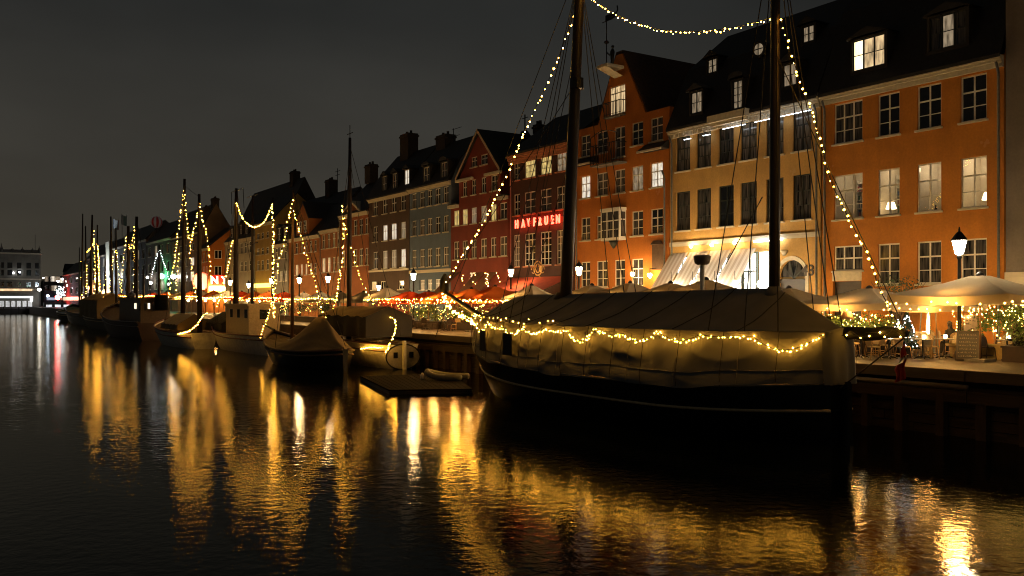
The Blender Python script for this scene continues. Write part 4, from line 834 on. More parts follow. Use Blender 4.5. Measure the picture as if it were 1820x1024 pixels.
# glowing far street trees (white fairy lights)
def fairy_cloud(mb, c, rx, ry, rz, n, r):
    for k in range(n):
        d = Vector((random.gauss(0,1),random.gauss(0,1),random.gauss(0,1))).normalized()*random.uniform(.45,1.0)
        mb.octa((c[0]+d.x*rx, c[1]+d.y*ry, c[2]+d.z*rz), r*random.uniform(.7,1.2))
LEAF = mat('laurel_leaf', (0.11,0.18,0.04), .55, var=.4, scale=12, bump=0); LEAFD = mat('fir_needle', (0.022,0.055,0.03), .6, var=.4, scale=12, bump=0); LEAFR = mat('red_flower', (0.45,0.05,0.02), .6, var=.4, scale=9, bump=0)
BARK = mat('brown_bark', (0.09,0.06,0.04), .9)
def leaves(mb, c, rx, ry, rz, n, s, cone=False):
    for k in range(n):
        d = Vector((random.gauss(0,1),random.gauss(0,1),random.gauss(0,1))).normalized()*(random.random()**.4)
        if cone: h = random.random()**1.6; t = random.uniform(0,6.283); rr = (1-h)*random.uniform(.5,1); d = Vector((rr*math.cos(t),rr*math.sin(t),h*2-1))
        p = Vector((c[0]+d.x*rx, c[1]+d.y*ry, c[2]+d.z*rz)); a = Vector((random.gauss(0,1),random.gauss(0,1),random.gauss(0,.7))).normalized(); b = a.cross(Vector((random.gauss(0,1),random.gauss(0,1),random.gauss(0,1)))).normalized()
        L_ = s*random.uniform(.6,1.3); mb.poly([p-a*L_, p+b*L_*.4, p+a*L_, p-b*L_*.4])
for px, py, Yf, lab in ((107,520,340,'small far tree wrapped in white lights by the landing'),(136,515,340,'far tree of white lights beside the farthest mast')):
    q = AY(px,py,Yf); o = thing('lit_tree', lab, 'tree', (q.x,q.y,ZG)); MB().tube([(q.x,q.y,ZG),(q.x,q.y,q.z-1)], .15, 6).build('trunk', BARK, o)
    mb = MB(); leaves(mb, q, 1.6,1.6,2.4, 220, .3); mb.build('crown', LEAFD, o, kind='stuff'); mb = MB(); fairy_cloud(mb, q, 1.7,1.7,2.6, 60, .16); mb.build('fairy_lights', M['bulb_cool'], o, kind='stuff')
# dark landing stage and moored tour boat
q0, q1 = AY(74,548,336), AY(122,548,336)
o = thing('tour_boat', 'low dark tour boat with lit cabin windows at the far landing', 'boat', ((q0.x+q1.x)/2,336,0)); MB().box(q0.x,q1.x,334,337,0,1.0).build('hull', M['iron'], o); MB().box(q0.x+.5,q1.x-1,334.4,336.6,1.0,3.6).build('cabin', M['iron'], o)
for k in range(3): xx = q0.x+1.2+k*2.6; MB().box(xx,xx+1.7,334.32,334.38,1.7,2.9).build('window', emit('cabin_window_white', (.9,.93,1), 1.2, .6, 1), o)
o = thing('landing_stage', 'long black landing stage under the canal-head building', 'landing stage', (endX(20),342,0)); MB().box(endX(-60),endX(76),341,343.9,-1,1.6).build('deck', M['door'], o)
for k in range(14): xx = endX(-50)+k*2.2; MB().tube([(xx,340.8,-1),(xx,340.8,2.3)], .16, 6).build('pile', M['door'], o)
# flags on a far roof
def flag(px, py, X, cols, lab):
    q = A(px,py,X); o = thing('flag', lab, 'flag', (q.x,q.y,q.z-5)); MB().tube([(q.x,q.y,q.z-5),(q.x,q.y,q.z+2.4)], .10, 6).build('pole', M['white'], o); n_ = len(cols)
    for k, c in enumerate(cols):
        mb = MB(); rws = []
        for s in range(5):
            u = (k+s/4)/n_; rws.append([(q.x-.5*math.sin(u*6), q.y-.2-u*4.2*1.15, q.z+2.2-u*.5+.25*math.sin(u*7)-v*2.6) for v in (0,.5,1)])
        mb.grid(rws); mb.build('cloth_panel', c, o)
fc = [mat('flag_blue',(.03,.09,.38),.8,bump=0), mat('flag_white',(.7,.7,.7),.8,bump=0), mat('flag_red',(.5,.03,.04),.8,bump=0)]
flag(203,404,XF+3,fc,'blue, white and red striped flag over the far houses'); flag(217,397,XF+3,[fc[1],mat('flag_pale_green',(.35,.5,.45),.8,bump=0)],'pale flag flying right of the tricolour flag')
q = A(190,450,XF-.6); st = MB().box(XF-.5,XF-.05,q.y-3,q.y+3,q.z-6,q.z+3).build('floodlit_pier', M['cream'], FH[2])
MB().ball((XF-3.2,q.y,q.z-7), .3).build('flood_lamp', emit('flood_lamp_strong', (.75,.9,1), 2600), FH[2])
for px, py, m, r in ((262,493,fw_,.3),(268,503,fw_,.34),(287,491,fg_,.6),(283,505,fw_,.3),(308,492,fw_,.5),(317,492,fw_,.3)):
    q = A(px,py,XF-.8); MB().ball(q, r).build('sign_lamp', m, FH[0] if px > 262 else FH[1])
for px, py in ((185,520),(160,512)):
    q = A(px,py,XF-.8); MB().ball(q, .6).build('sign_lamp', emit('amber_lamp',(1,.4,.12),50), FH[2])

# ------------------------------------------------------------------ street lamps along the terrace
def make_lamp(kind):
    o = local('street_lamp', '', 'street lamp', group='street lamps along the terrace'); hgt = 3.85
    MB().lathe([(.16,0),(.16,.25),(.10,.4),(.07,1.1),(.06,hgt-.2),(.10,hgt-.1),(.05,hgt)], n=10).build('post', M['iron'], o, True)
    MB().lathe([(.10,hgt),(.14,hgt+.05),(.245,hgt+.50)], n=6).build('lantern_glass', kind, o)
    MB().lathe([(.30,hgt+.50),(.27,hgt+.56),(.11,hgt+.78),(.04,hgt+.84),(.04,hgt+.9),(.02,hgt+1.0)], n=8).build('lantern_cap', M['iron'], o)
    mb = MB()
    for k in range(6): t = math.pi*k/3; mb.beam((.145*math.cos(t),.145*math.sin(t),hgt+.03),(.25*math.cos(t),.25*math.sin(t),hgt+.51),.018,.018)
    mb.build('lantern_bars', M['iron'], o); return o
lampw = make_lamp(M['lantern_white']); lamp0 = make_lamp(M['lantern'])
lps = [(1705,440,'white-lit street lamp in front of the broad orange house'),(1029,482,'street lamp before the left corner of the orange gable house'),(908,485,'street lamp below the pink drainpipe of the neon house'),(735,492,'street lamp in front of the blue-grey house'),(583,497,'street lamp in front of the low orange house'),
       (532,499,'street lamp in front of the steep-gabled orange house'),(483,500,'street lamp before the tall narrow yellow house'),(442,508,'street lamp before the white plastered house'),(409,503,'street lamp before the cream corner house'),(673,512,'small street lamp between the dark brown house and the narrow orange house')]
zl = ZG+4.1
for i, (px, py, lab) in enumerate(lps):
    t = (zl-CZ)*F/(HZ-py); a = (px-910)/F; X = t*(S_+a*C_); Y = t*(C_-a*S_)
    X = min(max(X, 32.0), 37.0); Y = A(px, 500, X).y; s = 1.0
    if px == 908: X = 37.5; Y = A(px,500,X).y
    zneed = A(px, py, X).z; s = (zneed-ZG)/4.1
    if i < 2: lq = (lampw, lamp0)[i]; lq.location = (X,Y,ZG); lq.scale = (s,)*3; lq['label'] = lab
    else: dup(lamp0, (X,Y,ZG), 0, lab, s, 'street lamps along the terrace')
dup(lamp0, (34.5,9.0,ZG), 0, 'unseen added street lamp just outside the right edge, before the taupe house', 1.0)  # unseen extra lamp, added to light the nearest facades

# ------------------------------------------------------------------ strings of bulbs
def catmull(p, n):
    out = []
    for i in range(len(p)-1):
        a, b, c, d = p[max(i-1,0)], p[i], p[i+1], p[min(i+2,len(p)-1)]
        for k in range(n):
            t = k/n; out.append(tuple(.5*((2*b[j])+(-a[j]+c[j])*t+(2*a[j]-5*b[j]+4*c[j]-d[j])*t*t+(-a[j]+3*b[j]-3*c[j]+d[j])*t**3) for j in range(len(b))))
    out.append(p[-1]); return out
def string(label, pts, gap, r, m, jit=.03, name='string_lights', double=False, wire=True, big=False):
    pts = [Vector(p) for p in pts]; o = thing(name, label, 'string lights', pts[-1])
    if wire: MB().tube(pts, .012 if big else .02, 5).build('wire', M['wire'], o)
    mb = MB(); acc = 0; pos = .05
    for rep in range(2 if double else 1):
        pos = .05*(1+rep*2); acc = 0
        for a, b in zip(pts[:-1], pts[1:]):
            d = (b-a).length
            while pos <= acc+d:
                p_ = a+(b-a)*((pos-acc)/d)+Vector((random.uniform(-jit,jit),random.uniform(-jit,jit),random.uniform(-jit,jit)-r)); (mb.ball if big else mb.octa)(p_, r*.70*random.choice((.62,.85,1,1,1.12,1.25))); pos += gap*random.choice((.45,.8,.95,1,1.1,1.35))
            acc += d
    mb.build('bulbs', m, o, kind='stuff'); return o
def pxs(pts, X, n=6): return [A(a, b, X) for a, b in catmull(pts, n)]

# ------------------------------------------------------------------ boats
def hull_pts(cx, ys, yb, B, sheer, zk=-.7, tw=.5, bowp=2.2, sternp=2.2, mid=.5, rake=.8, nu=28, nv=8, e0=.32, tumble=0):
    dr = 1 if yb > ys else -1; rowsL, rowsR = [], []
    def hw(u):
        return B/2*(tw+(1-tw)*(1-abs((mid-u)/mid)**sternp)) if u < mid else B/2*max(0,(1-abs((u-mid)/(1-mid))**bowp))
    def pt(u, v, side, out=0):
        s = sheer(u); z = zk+(s-zk)*v; e = e0+.5*max(0,(u-.6)/.4)**2; wd = hw(u)*max(v,.02)**e*(1-tumble*v*v)+out
        y = ys+(yb-ys)*u + dr*rake*(v-1)*max(0,(u-.7)/.3)**2
        return (cx+side*wd, y, z)
    return hw, pt
def hull(parent, m, cx, ys, yb, B, sheer, strake=None, strake_v=.8, sm=None, deckm=None, name='hull', nu=30, nv=9, **kw):
    hw, pt = hull_pts(cx, ys, yb, B, sheer, **kw); mb = MB()
    us = [i/nu for i in range(nu+1)]
    for s in (-1, 1):
        rws = [[pt(u, v/nv, s) for v in range(nv+1)] for u in us]; mb.grid(rws if s < 0 else rws[::-1])
    mb.poly([pt(0, v/nv, -1) for v in range(nv+1)] + [pt(0, v/nv, 1) for v in reversed(range(nv+1))])
    h = mb.build(name, m, parent, True)
    if deckm: MB().grid([[Vector(pt(u, .93, -1)), Vector(pt(u, .93, 1))] for u in us]).build('deck', deckm, parent)
    if strake:
        for s in (-1, 1): MB().tube([pt(u, strake_v if not callable(strake_v) else strake_v(u), s, .02) for u in us], strake, 6).build('rubbing_strake', sm, parent, True)
        for s in (-1, 1): MB().tube([pt(u, 1.0, s, .01) for u in us], strake*1.1, 6).build('gunwale', sm, parent, True)
    return hw, pt
MASTM = mat('varnished_mast', (0.022,0.012,0.008), .5, var=.4, scale=3, stretch=(1,1,.15)); BLACKH = mat('black_tarred_hull', (0.006,0.006,0.007), .28, var=.4, scale=3, bump=.15)
STRK = mat('pale_rub_rail', (0.66,0.50,0.28), .5, var=.3, scale=6); WHITEH = mat('white_hull_paint', (0.74,0.70,0.62), .45, var=.25, scale=3); DECK = mat('teak_deck', (0.16,0.10,0.06), .7, var=.4, stretch=(1,.15,1))
ROPE = mat('tarred_rope', (0.03,0.024,0.018), .8, bump=0)
def canvas_mat(name, col, tr=0.0):
    m, n, l, p = mk(name); t = n.new('ShaderNodeTexCoord'); a = n.new('ShaderNodeTexNoise'); a.inputs['Scale'].default_value = 1.1; a.inputs['Detail'].default_value = 7; l.new(t.outputs['Object'], a.inputs['Vector'])
    r = n.new('ShaderNodeValToRGB'); l.new(a.outputs['Fac'], r.inputs[0]); c = Vector(col); r.color_ramp.elements[0].position = .3; r.color_ramp.elements[0].color = (*(c*.78),1); r.color_ramp.elements[1].position = .7; r.color_ramp.elements[1].color = (*c,1)
    l.new(r.outputs[0], p.inputs['Base Color']); p.inputs['Roughness'].default_value = .8
    b = n.new('ShaderNodeBump'); b.inputs['Strength'].default_value = .22; b.inputs['Distance'].default_value = .03; a2 = n.new('ShaderNodeTexNoise'); a2.inputs['Scale'].default_value = 5; a2.inputs['Detail'].default_value = 4; a2.inputs['Distortion'].default_value = .6; mp = n.new('ShaderNodeMapping'); mp.inputs['Scale'].default_value = (1,1.6,.35); l.new(t.outputs['Object'], mp.inputs[0]); l.new(mp.outputs[0], a2.inputs['Vector']); l.new(a2.outputs['Fac'], b.inputs['Height']); l.new(b.outputs[0], p.inputs['Normal'])
    return m
CANV = canvas_mat('grey_green_canvas', (0.205,0.198,0.185)); CANV_TOP = canvas_mat('dark_roof_canvas', (0.22,0.205,0.185)); CANV_TAN = canvas_mat('tan_tarpaulin', (0.30,0.21,0.10)); CANV_DK = canvas_mat('dark_green_tarpaulin', (0.05,0.045,0.035))
def mast(parent, p0, p1, r0, r1, m=MASTM, n=12, name='mast'):
    p0, p1 = Vector(p0), Vector(p1); return MB().tube([p0, p0.lerp(p1,.35), p0.lerp(p1,.7), p1], [r0, r0*.96, (r0+r1)/2, r1], n).build(name, m, parent, True)
def ropes(parent, segs, r=.018, name='rigging'):
    mb = MB()
    for a, b in segs:
        a, b = Vector(a), Vector(b); mid = a.lerp(b,.5)-Vector((0,0,(a-b).length*.006)); mb.tube([a, mid, b], r, 5)
    return mb.build(name, ROPE, parent)

# --- the big canvas-covered ketch
SX, SY0, SY1, SB = 23.1, 17.5, 38.6, 6.5
sheer = lambda u: 1.62 + .25*max(0,(.25-u)/.25)**1.5 + 1.05*max(0,(u-.5)/.5)**2.2
ship = thing('sailing_ship', 'black two-masted sailing ship wrapped in canvas at the quay', 'ship', (SX, 27, 0))
hwS, ptS = hull(ship, BLACKH, SX, SY0, SY1, SB, sheer, .05, lambda u: .70, STRK, DECK, tw=.16, bowp=3.4, sternp=4.2, mid=.5, rake=1.0, zk=-.9, e0=.25, nu=48, nv=12)
zE = lambda u: 3.42 + .22*max(0,(u-.6)/.4)          # height of the tent eave
zR = lambda u: 4.78 - .16*max(0,min(1,(u-.05)/.6)) - 1.0*max(0,(u-.80)/.20)**1.5 - 1.25*max(0,(.12-u)/.12)**1.1
random.seed(3); swags = [(random.uniform(.05,.95), random.uniform(.0,.25), random.uniform(.02,.045), random.uniform(9,16)) for _ in range(13)] + [(.60,.0,.075,11),(.32,.05,.06,12),(.12,.1,.05,12)]
hang = [.02+.047*k+random.uniform(-.008,.008) for k in range(21)]
hamp = [random.uniform(.3,1.0) for _ in hang]
def fold(u, v):
    """pull creases that fan out from the tie points, swags between them, a loose hem"""
    Lm = SY1-SY0; o = .012*math.sin(61*u-5*v)+.02*math.sin(29*u+2.2*math.sin(11*u)+1.5*v)*v
    for uc, am in zip(hang, hamp):
        dx = (u-uc)*Lm; dz = v*1.7; d = math.hypot(dx, dz)
        if d < 1.7 and d > .02: ph = math.atan2(dx, dz+.05); o += am*.17*(abs(math.sin(ph*3.6+uc*40))-.5)*math.exp(-d*1.0)*min(1, d*3)*max(0, 1-d/1.7)
    for uc, vc, am, fr in swags:
        d = math.hypot((u-uc)*9.0, (v-vc)*1.15); o += 1.1*am*(1-2*abs(math.sin(fr*.5*d)))*math.exp(-d*1.5)*min(1,v*2.5)
    return o
NU, NV = 420, 34
for s in (-1, 1):
    rws = []
    for i in range(NU+1):
        u = .004+.962*i/NU; rw = []
        b_ = sheer(u)-.05+.05*math.sin(23*u)+.03*math.sin(57*u+1)
        for j in range(NV+1):
            v = j/NV; g = ptS(u, 1, s); wt = hwS(u)*(.93)+.05; wb = hwS(u)+.09; wd = wt+(wb-wt)*v+fold(u,v)*(1 if s < 0 else .6)
            rw.append((SX+s*wd, SY0+(SY1-SY0)*u, zE(u)+(b_-zE(u))*v))
        rws.append(rw)
    MB().grid(rws if s > 0 else rws[::-1]).build('canvas_side', CANV, ship, True)
    if s < 0:
        for k in range(1, 10):
            rw = rws[int(NU*k/10)]; MB().tube([(p[0]-.012, p[1], p[2]) for p in rw[::3]], .014, 5).build('seam', CANV_TOP, ship)
        MB().tube([(rws[i][25][0]-.012, rws[i][25][1], rws[i][25][2]) for i in range(0, NU+1, 6)], .013, 5).build('seam', CANV_TOP, ship)
rws = []
for i in range(241):
    u = .0+.968*i/240; rw = []
    for j in range(-12, 13):
        t = j/12; wd = hwS(max(u,.004))*.95+.14; zz_ = zR(u)+(zE(u)-.03-zR(u))*abs(t)**.92 - (.05+.09*abs(math.sin(9.5*math.pi*u)))*math.sin(math.pi*abs(t)) - .02*math.sin(40*u+4*t)*abs(t) - .03*abs(math.sin(14*u+5*abs(t)))*math.sin(math.pi*abs(t))
        rw.append((SX+wd*t, SY0+(SY1-SY0)*u-(.0 if u > 0 else .05), zz_))
    rws.append(rw)
MB().grid(rws).build('canvas_roof', CANV_TOP, ship, True)
for i in range(25, 240, 25): MB().tube([(p[0],p[1],p[2]+.012) for p in rws[i][:13:2]], .016, 5).build('seam', CANV_DK, ship)
for i in range(12, 235, 17):                                  # lashings from the roof edge down to the rail
    p = rws[i][0]; u = .968*i/240; MB().tube([(p[0]-.03,p[1],p[2]), (SX-hwS(u)-.16,p[1]+.1,sheer(u)+.25), (SX-hwS(u)-.10,p[1]+.12,sheer(u)-.1)], .011, 4).build('lashing', ROPE, ship)
# hanging edge of the roof sheet, stern curtain, seams
for s in (-1, 1):
    rws = [[(SX+s*(hwS(max(u,.004))*.95+.15+.02*math.sin(90*u)), SY0+(SY1-SY0)*u, zE(u)-.03-d*(.16+.05*math.sin(31*u))) for d in (0,.5,1)] for u in [.968*i/150 for i in range(151)]]
    MB().grid(rws).build('canvas_valance', CANV_TOP, ship, True)
rws = []
for i in range(25):
    t = -1+2*i/24; rw = []
    for j in range(11): v = j/10; rw.append((SX+t*(hwS(.004)*.96+.17), SY0+.16*abs(t)**3-.04-.12*v-.05*math.sin(9*t+2*v)*v, zR(0)+(zE(0)-zR(0))*abs(t)**.92+((1.82)-(zR(0)+(zE(0)-zR(0))*abs(t)**.92))*v))
    rws.append(rw)
MB().grid(rws).build('stern_curtain', CANV, ship, True)
MB().beam((SX,SY0-.25,-.8),(SX,SY0-.12,1.9),.16,.34,(0,1,0)).build('rudder', BLACKH, ship)
for k, u in enumerate((.735,.62)):          # dark netted windows in the tent side
    rws = [[(SX-(hwS(u+du)+.20), SY0+(SY1-SY0)*(u+du), zE(u)-.42-dz) for dz in (0,.45,.9)] for du in (0,.018,.036)]; MB().grid(rws).build('mesh_window', CANV_DK, ship)
# masts, boom, bowsprit, rigging
mz0, mz1 = A(1376,512,SX), A(1379,-330,SX); mm0 = A(1000,524,SX); mm1 = A(1042,-280,SX)
mast(ship, (mz0.x,mz0.y,1.5), mz1, .185, .12, name='mizzen_mast'); mast(ship, (mm0.x,mm0.y,1.5), mm1, .27, .15, name='main_mast')
MB().lathe([(.42,0),(.36,.12),(.29,.3)], mm0-Vector((0,0,.2)), 12).build('mast_collar', MASTM, ship, True); MB().lathe([(.33,0),(.26,.15),(.20,.3)], mz0-Vector((0,0,.25)), 12).build('mast_collar', CANV_TOP, ship, True)
q = A(1025,150,SX); MB().tube([q-Vector((0,0,.2)),q+Vector((0,0,.25))], .3, 10).build('mast_band', M['iron'], ship)
tip = A(787,517,SX); MB().tube([(SX,SY1-4,3.0),(SX,SY1-.5,3.35),tip], [.17,.15,.09], 10).build('bowsprit', MASTM, ship, True)
MB().tube([tip-Vector((0,.2,.05)), tip+Vector((0,-.15,.55)), tip+Vector((0,-.25,.9))], [.26,.24,.08], 8).build('furled_sail', CANV_DK, ship, True)
bq0, bq1 = A(1440,594,SX+.2), A(1612,592,SX+.2)
MB().tube([bq0.lerp(bq1,k/10)+Vector((.02*math.sin(k*2.2),0,.03*math.sin(k*1.7))) for k in range(11)], [.16,.17,.19,.2,.2,.2,.21,.2,.19,.16,.1], 10).build('furled_boom', mat('black_sail_cover', (.010,.009,.009), .8), ship, True)
g = lambda u, s: Vector(ptS(u, 1, s))
um = (mm0.y-SY0)/(SY1-SY0); uz = (mz0.y-SY0)/(SY1-SY0)
segs = []
for s in (-1,1):
    for du in (-.07,-.03,.02): segs.append((mm0.lerp(mm1,.72), g(um+du,s)+Vector((0,0,1.6)))); segs.append((mz0.lerp(mz1,.8), g(uz+du,s)+Vector((0,0,1.6))))
segs += [(mm0.lerp(mm1,.47), tip), (mm0.lerp(mm1,.74), A(805,400,SX)+Vector((0,2,-6))), (mz0.lerp(mz1,.5), bq1), (mm1, mz0.lerp(mz1,.6)), (A(1355,350,SX),A(1290,470,SX)), (mm0.lerp(mm1,.3)+Vector((0,0,0)), A(940,520,SX)), (mm0.lerp(mm1,.55), A(930,515,SX))]
ropes(ship, segs)
# radar on its post, deck figure-like vent post
q = A(1248,512,SX+.6); q2 = A(1248,468,SX+.6); mb = MB().tube([(q.x,q.y,3.9),(q.x,q.y,q2.z)], .085, 8); mb.build('radar_post', M['white'], ship, True)
MB().lathe([(.18,-.04),(.27,.02),(.31,.16),(.32,.26),(.28,.31)], (q.x,q.y,q2.z-.02), 14).build('radar_dome', mat('brown_grey_radar', (.20,.15,.12), .5), ship, True)
# ensign hanging at the stern
st0, st1 = AY(1597,650,SY0-2.2), AY(1611,584,SY0-2.6)
ens = thing('ensign', 'limp red and white ensign hanging from a staff at the ship stern', 'flag', (SX, SY0-.2, 1.7))
MB().tube([(SX-.2,SY0-.1,1.7), A(1608,600,24.2)], .025, 6).build('staff', MASTM, ens)
fr0 = [mat('ensign_red', (.30,.018,.02), .8, bump=0), mat('ensign_white', (.36,.31,.26), .8, bump=0)]
ex, top = 24.2, 612
def encl(p0, p1, y0_, y1_, m):
    rws = []
    for k in range(9):
        py = y0_+(y1_-y0_)*k/8; rws.append([A(p0(py)+(p1(py)-p0(py))*j/8, py-(j-4)*.9, ex+.07*math.sin(j*1.9+py*.06)) for j in range(9)])
    MB().grid(rws).build('cloth', m, ens, True)
lf = lambda py: 1604-13*min(1,max(0,(py-612)/42))**1.5+2.2*math.sin(py*.21); rt = lambda py: 1611+1.5*math.sin(py*.17)-(py-612)*.03
mid_ = lambda py: lf(py)+(rt(py)-lf(py))*.5
encl(lf, rt, 612, 634, fr0[0]); encl(lf, mid_, 634, 646, fr0[1]); encl(mid_, rt, 634, 640, fr0[1]); encl(mid_, rt, 640, 646, fr0[0]); encl(lf, rt, 646, 677, fr0[0])

# festoons running along the terrace under the parasol edges
for lab, pp in (('festoon of bulbs under the orange parasols left of the main mast', [(1000,527),(960,531),(920,530),(880,534),(840,532),(800,534)]), ('festoon of bulbs under the red parasols behind the cutter', [(795,533),(760,530),(725,532),(690,530),(650,532)]), ('festoon of bulbs along the terrace behind the tan-tented boat', [(600,531),(560,529),(520,531),(480,528),(440,530)]), ('festoon of bulbs along the terrace behind the small white boat', [(430,529),(400,527),(370,529),(340,526),(310,528)]), ('farthest festoon of bulbs behind the tug', [(300,527),(270,525),(240,527),(205,525)])):
    string(lab, pxs(pp, 29.6), .42, .075, M['bulb_far'], .06)
# strings on the ship
random.seed(11)
string('long bulb string from the main mast down to the bowsprit tip', pxs([(1021,26),(985,120),(935,228),(905,300),(858,395),(820,455),(786,512)], SX), .36, .058, M['bulb'], .03, big=True)
string('bulb swag hung between the two mast heads', pxs([(1040,-22),(1060,4),(1100,28),(1160,50),(1222,57),(1300,50),(1374,31)], SX), .20, .036, M['bulb'], .05, big=True)
string('bulb string falling from the mizzen mast to the boom end', pxs([(1388,33),(1404,90),(1430,165),(1455,240),(1478,325),(1515,400),(1545,460),(1562,510),(1580,545),(1600,582)], SX), .25, .043, M['bulb'], .04, big=True)
string('double bulb string from the bowsprit tip to the bow', pxs([(786,516),(795,540),(812,556),(836,568)], SX), .17, .055, M['bulb'], .12, double=True, big=True)
gp = []
nsw = 13
for k in range(nsw*10+1):
    u = .955-.952*k/(nsw*10); ph = (k % 10)/10; dp = (.10+.30*math.sin(k//10*1.9+.6)**4)*4*ph*(1-ph)+.05*math.sin(k*.37)
    gp.append((SX-(hwS(u)*.96+.24), SY0+(SY1-SY0)*u, zE(u)-.14-dp))
string('warm bulb garland scalloped along the ship canvas side', gp, .105, .030, M['bulb'], .055, big=True)
string('few bulbs tied along the roof edge of the ship tent', [(SX-(hwS(u)*.93+.1), SY0+(SY1-SY0)*u, zE(u)+.10) for u in [.95-.45*i/30 for i in range(31)]], .42, .030, M['bulb'], .12, wire=False, big=True)
string('bulbs wound round the black furled boom', [bq0.lerp(bq1,k/12)+Vector((-.24,0,.10*math.sin(k*2.4))) for k in range(13)], .34, .042, M['bulb'], .1, big=True)

# --- mooring raft and inflatable dinghy between the ships
rc = [G(640,668,.22), G(692,693,.22), G(840,691,.22), G(800,664,.22)]
raft = thing('floating_raft', 'low dark timber raft floating between two boats', 'raft', rc[0].lerp(rc[2],.5)-Vector((0,0,.22)))
na = 16
for k in range(na):
    a0, a1 = rc[0].lerp(rc[3],k/na), rc[0].lerp(rc[3],(k+.93)/na); b0, b1 = rc[1].lerp(rc[2],k/na), rc[1].lerp(rc[2],(k+.93)/na)
    mb = MB(); dn = Vector((0,0,-.07)); mb.poly([a0,b0,b1,a1]); mb.poly([a0+dn,a1+dn,b1+dn,b0+dn]); mb.poly([a0,a0+dn,b0+dn,b0]); mb.poly([b0,b0+dn,b1+dn,b1]); mb.poly([a1,b1,b1+dn,a1+dn]); mb.build('plank', mat('black_wet_plank', (.018,.013,.009), .95, var=.5, spec=.1), raft)
mb = MB(); q = [p+Vector((0,0,-.08)) for p in rc]; mb.poly(q); 
for i in range(4): mb.poly([q[i], q[(i+1)%4], q[(i+1)%4]-Vector((0,0,.4)), q[i]-Vector((0,0,.4))])
mb.build('float', M['door'], raft)
dq0, dq1 = G(760,668,.40), G(826,670,.40); ax = (dq1-dq0).normalized(); sd = Vector((-ax.y,ax.x,0)); din = thing('inflatable_dinghy', 'grey-white inflatable dinghy pulled onto the raft', 'dinghy', dq0.lerp(dq1,.5)-Vector((0,0,.25)))
Ld = (dq1-dq0).length; pth = [dq1+sd*.5, dq0+ax*Ld*.45+sd*.55, dq0+ax*Ld*.15+sd*.4+Vector((0,0,.1)), dq0+Vector((0,0,.22)), dq0+ax*Ld*.15-sd*.4+Vector((0,0,.1)), dq0+ax*Ld*.45-sd*.55, dq1-sd*.5]
MB().tube([Vector(p) for p in catmull([tuple(p) for p in pth],4)], .16, 10).build('tube', mat('grey_rubber', (.22,.20,.16), .5), din, True); MB().poly([dq1+sd*.4,dq0+ax*Ld*.3+sd*.4,dq0+ax*Ld*.3-sd*.4,dq1-sd*.4]).build('floor', M['door'], din); MB().beam(dq0+ax*Ld*.6+sd*.5,dq0+ax*Ld*.6-sd*.5,.22,.04).build('thwart', DECK, din)
MB().lathe([(.02,0),(.10,.05),(.12,.2),(.05,.35)], dq0-ax*.3+Vector((0,0,-.2)), 8).build('bow_handle', M['white'], din, True)

# --- white double-ended cutter seen from its stern
b3 = thing('cutter', 'white cutter with oval stern and dark canvas tent, stern towards us', 'boat', (24.8, 57, 0))
sh3 = lambda u: 1.55+.35*u
BX3 = A(706,620,25.2); cx3 = 25.0
hw3, pt3 = hull(b3, WHITEH, cx3, 51.6, 64.5, 3.5, sh3, .035, .80, mat('maroon_line', (.16,.03,.02), .4), DECK, tw=.62, bowp=2.4, sternp=2.2, zk=-.6, e0=.42)
ovm = MB(); oc = (cx3, 51.52, .78); ov = [(oc[0]+1.18*math.cos(k*math.pi/12), oc[1], oc[2]+.80*math.sin(k*math.pi/12)) for k in range(24)]; ovm.poly(ov); ovm.grid([ov+[ov[0]], [(a,b+.12,c) for a,b,c in ov]+[(ov[0][0],ov[0][1]+.12,ov[0][2])]]); tr = ovm.build('transom', mat('grey_white_transom', (.30,.27,.22), .5), b3)
MB().tube(ov+[ov[0]], .05, 6).build('transom_rim', BLACKH, b3, True); MB().beam((cx3,51.35,-.3),(cx3,51.40,1.8),.16,.30,(0,1,0)).build('rudder', WHITEH, b3)
for s in (-1,1): MB().box(cx3+s*.55-.14,cx3+s*.55+.14,51.46,51.50,.72,1.08).build('stern_window', D, b3)
def tent(parent, cx, y0_, y1_, wd, ze, zr, zb, m, mtop, n=24, skew=0, name='canvas'):
    for s in (-1, 1):
        MB().grid([[(cx+s*(wd+.04*math.sin(i*2.1+j)+.03*math.sin(i*.9)*j), y0_+(y1_-y0_)*i/n, ze+(zb-ze)*j/5) for j in range(6)] for i in range(n+1)]).build(name+'_side', m, parent, True)
    MB().grid([[(cx+wd*1.03*t, y0_+(y1_-y0_)*i/n, zr+(ze-zr)*abs(t)-.06*math.sin(i*1.3)*abs(t)) for t in (-1,-.6,-.3,0,.3,.6,1)] for i in range(n+1)]).build(name+'_roof', mtop, parent, True)
    for yq in (y0_, y1_): MB().poly([(cx-wd,yq,zb),(cx+wd,yq,zb),(cx+wd,yq,ze),(cx,yq,zr),(cx-wd,yq,ze)]).build(name+'_end', m, parent)
tent(b3, cx3, 53.6, 62, 1.65, 3.3, 3.95, 1.95, CANV_DK, CANV_TAN)
m0 = A(620,505,cx3); m1 = A(622,245,cx3); mast(b3, (m0.x,m0.y,1.4), m1, .19, .10); MB().tube([m1,m1+Vector((0,0,.9))], .03, 5).beam(m1+Vector((0,-.5,.3)),m1+Vector((0,.5,.3)),.03,.05).build('masthead_gear', M['iron'], b3)
ropes(b3, [(m1-Vector((0,0,1.5)), pt3(.55,1,-1)), (m1-Vector((0,0,1.5)), pt3(.6,1,1)), (m1-Vector((0,0,1.2)), (cx3,64.6,2.2)), (m1-Vector((0,0,.6)), (cx3,51.8,2.0)), (m1-Vector((0,0,2)), pt3(.45,1,-1))])
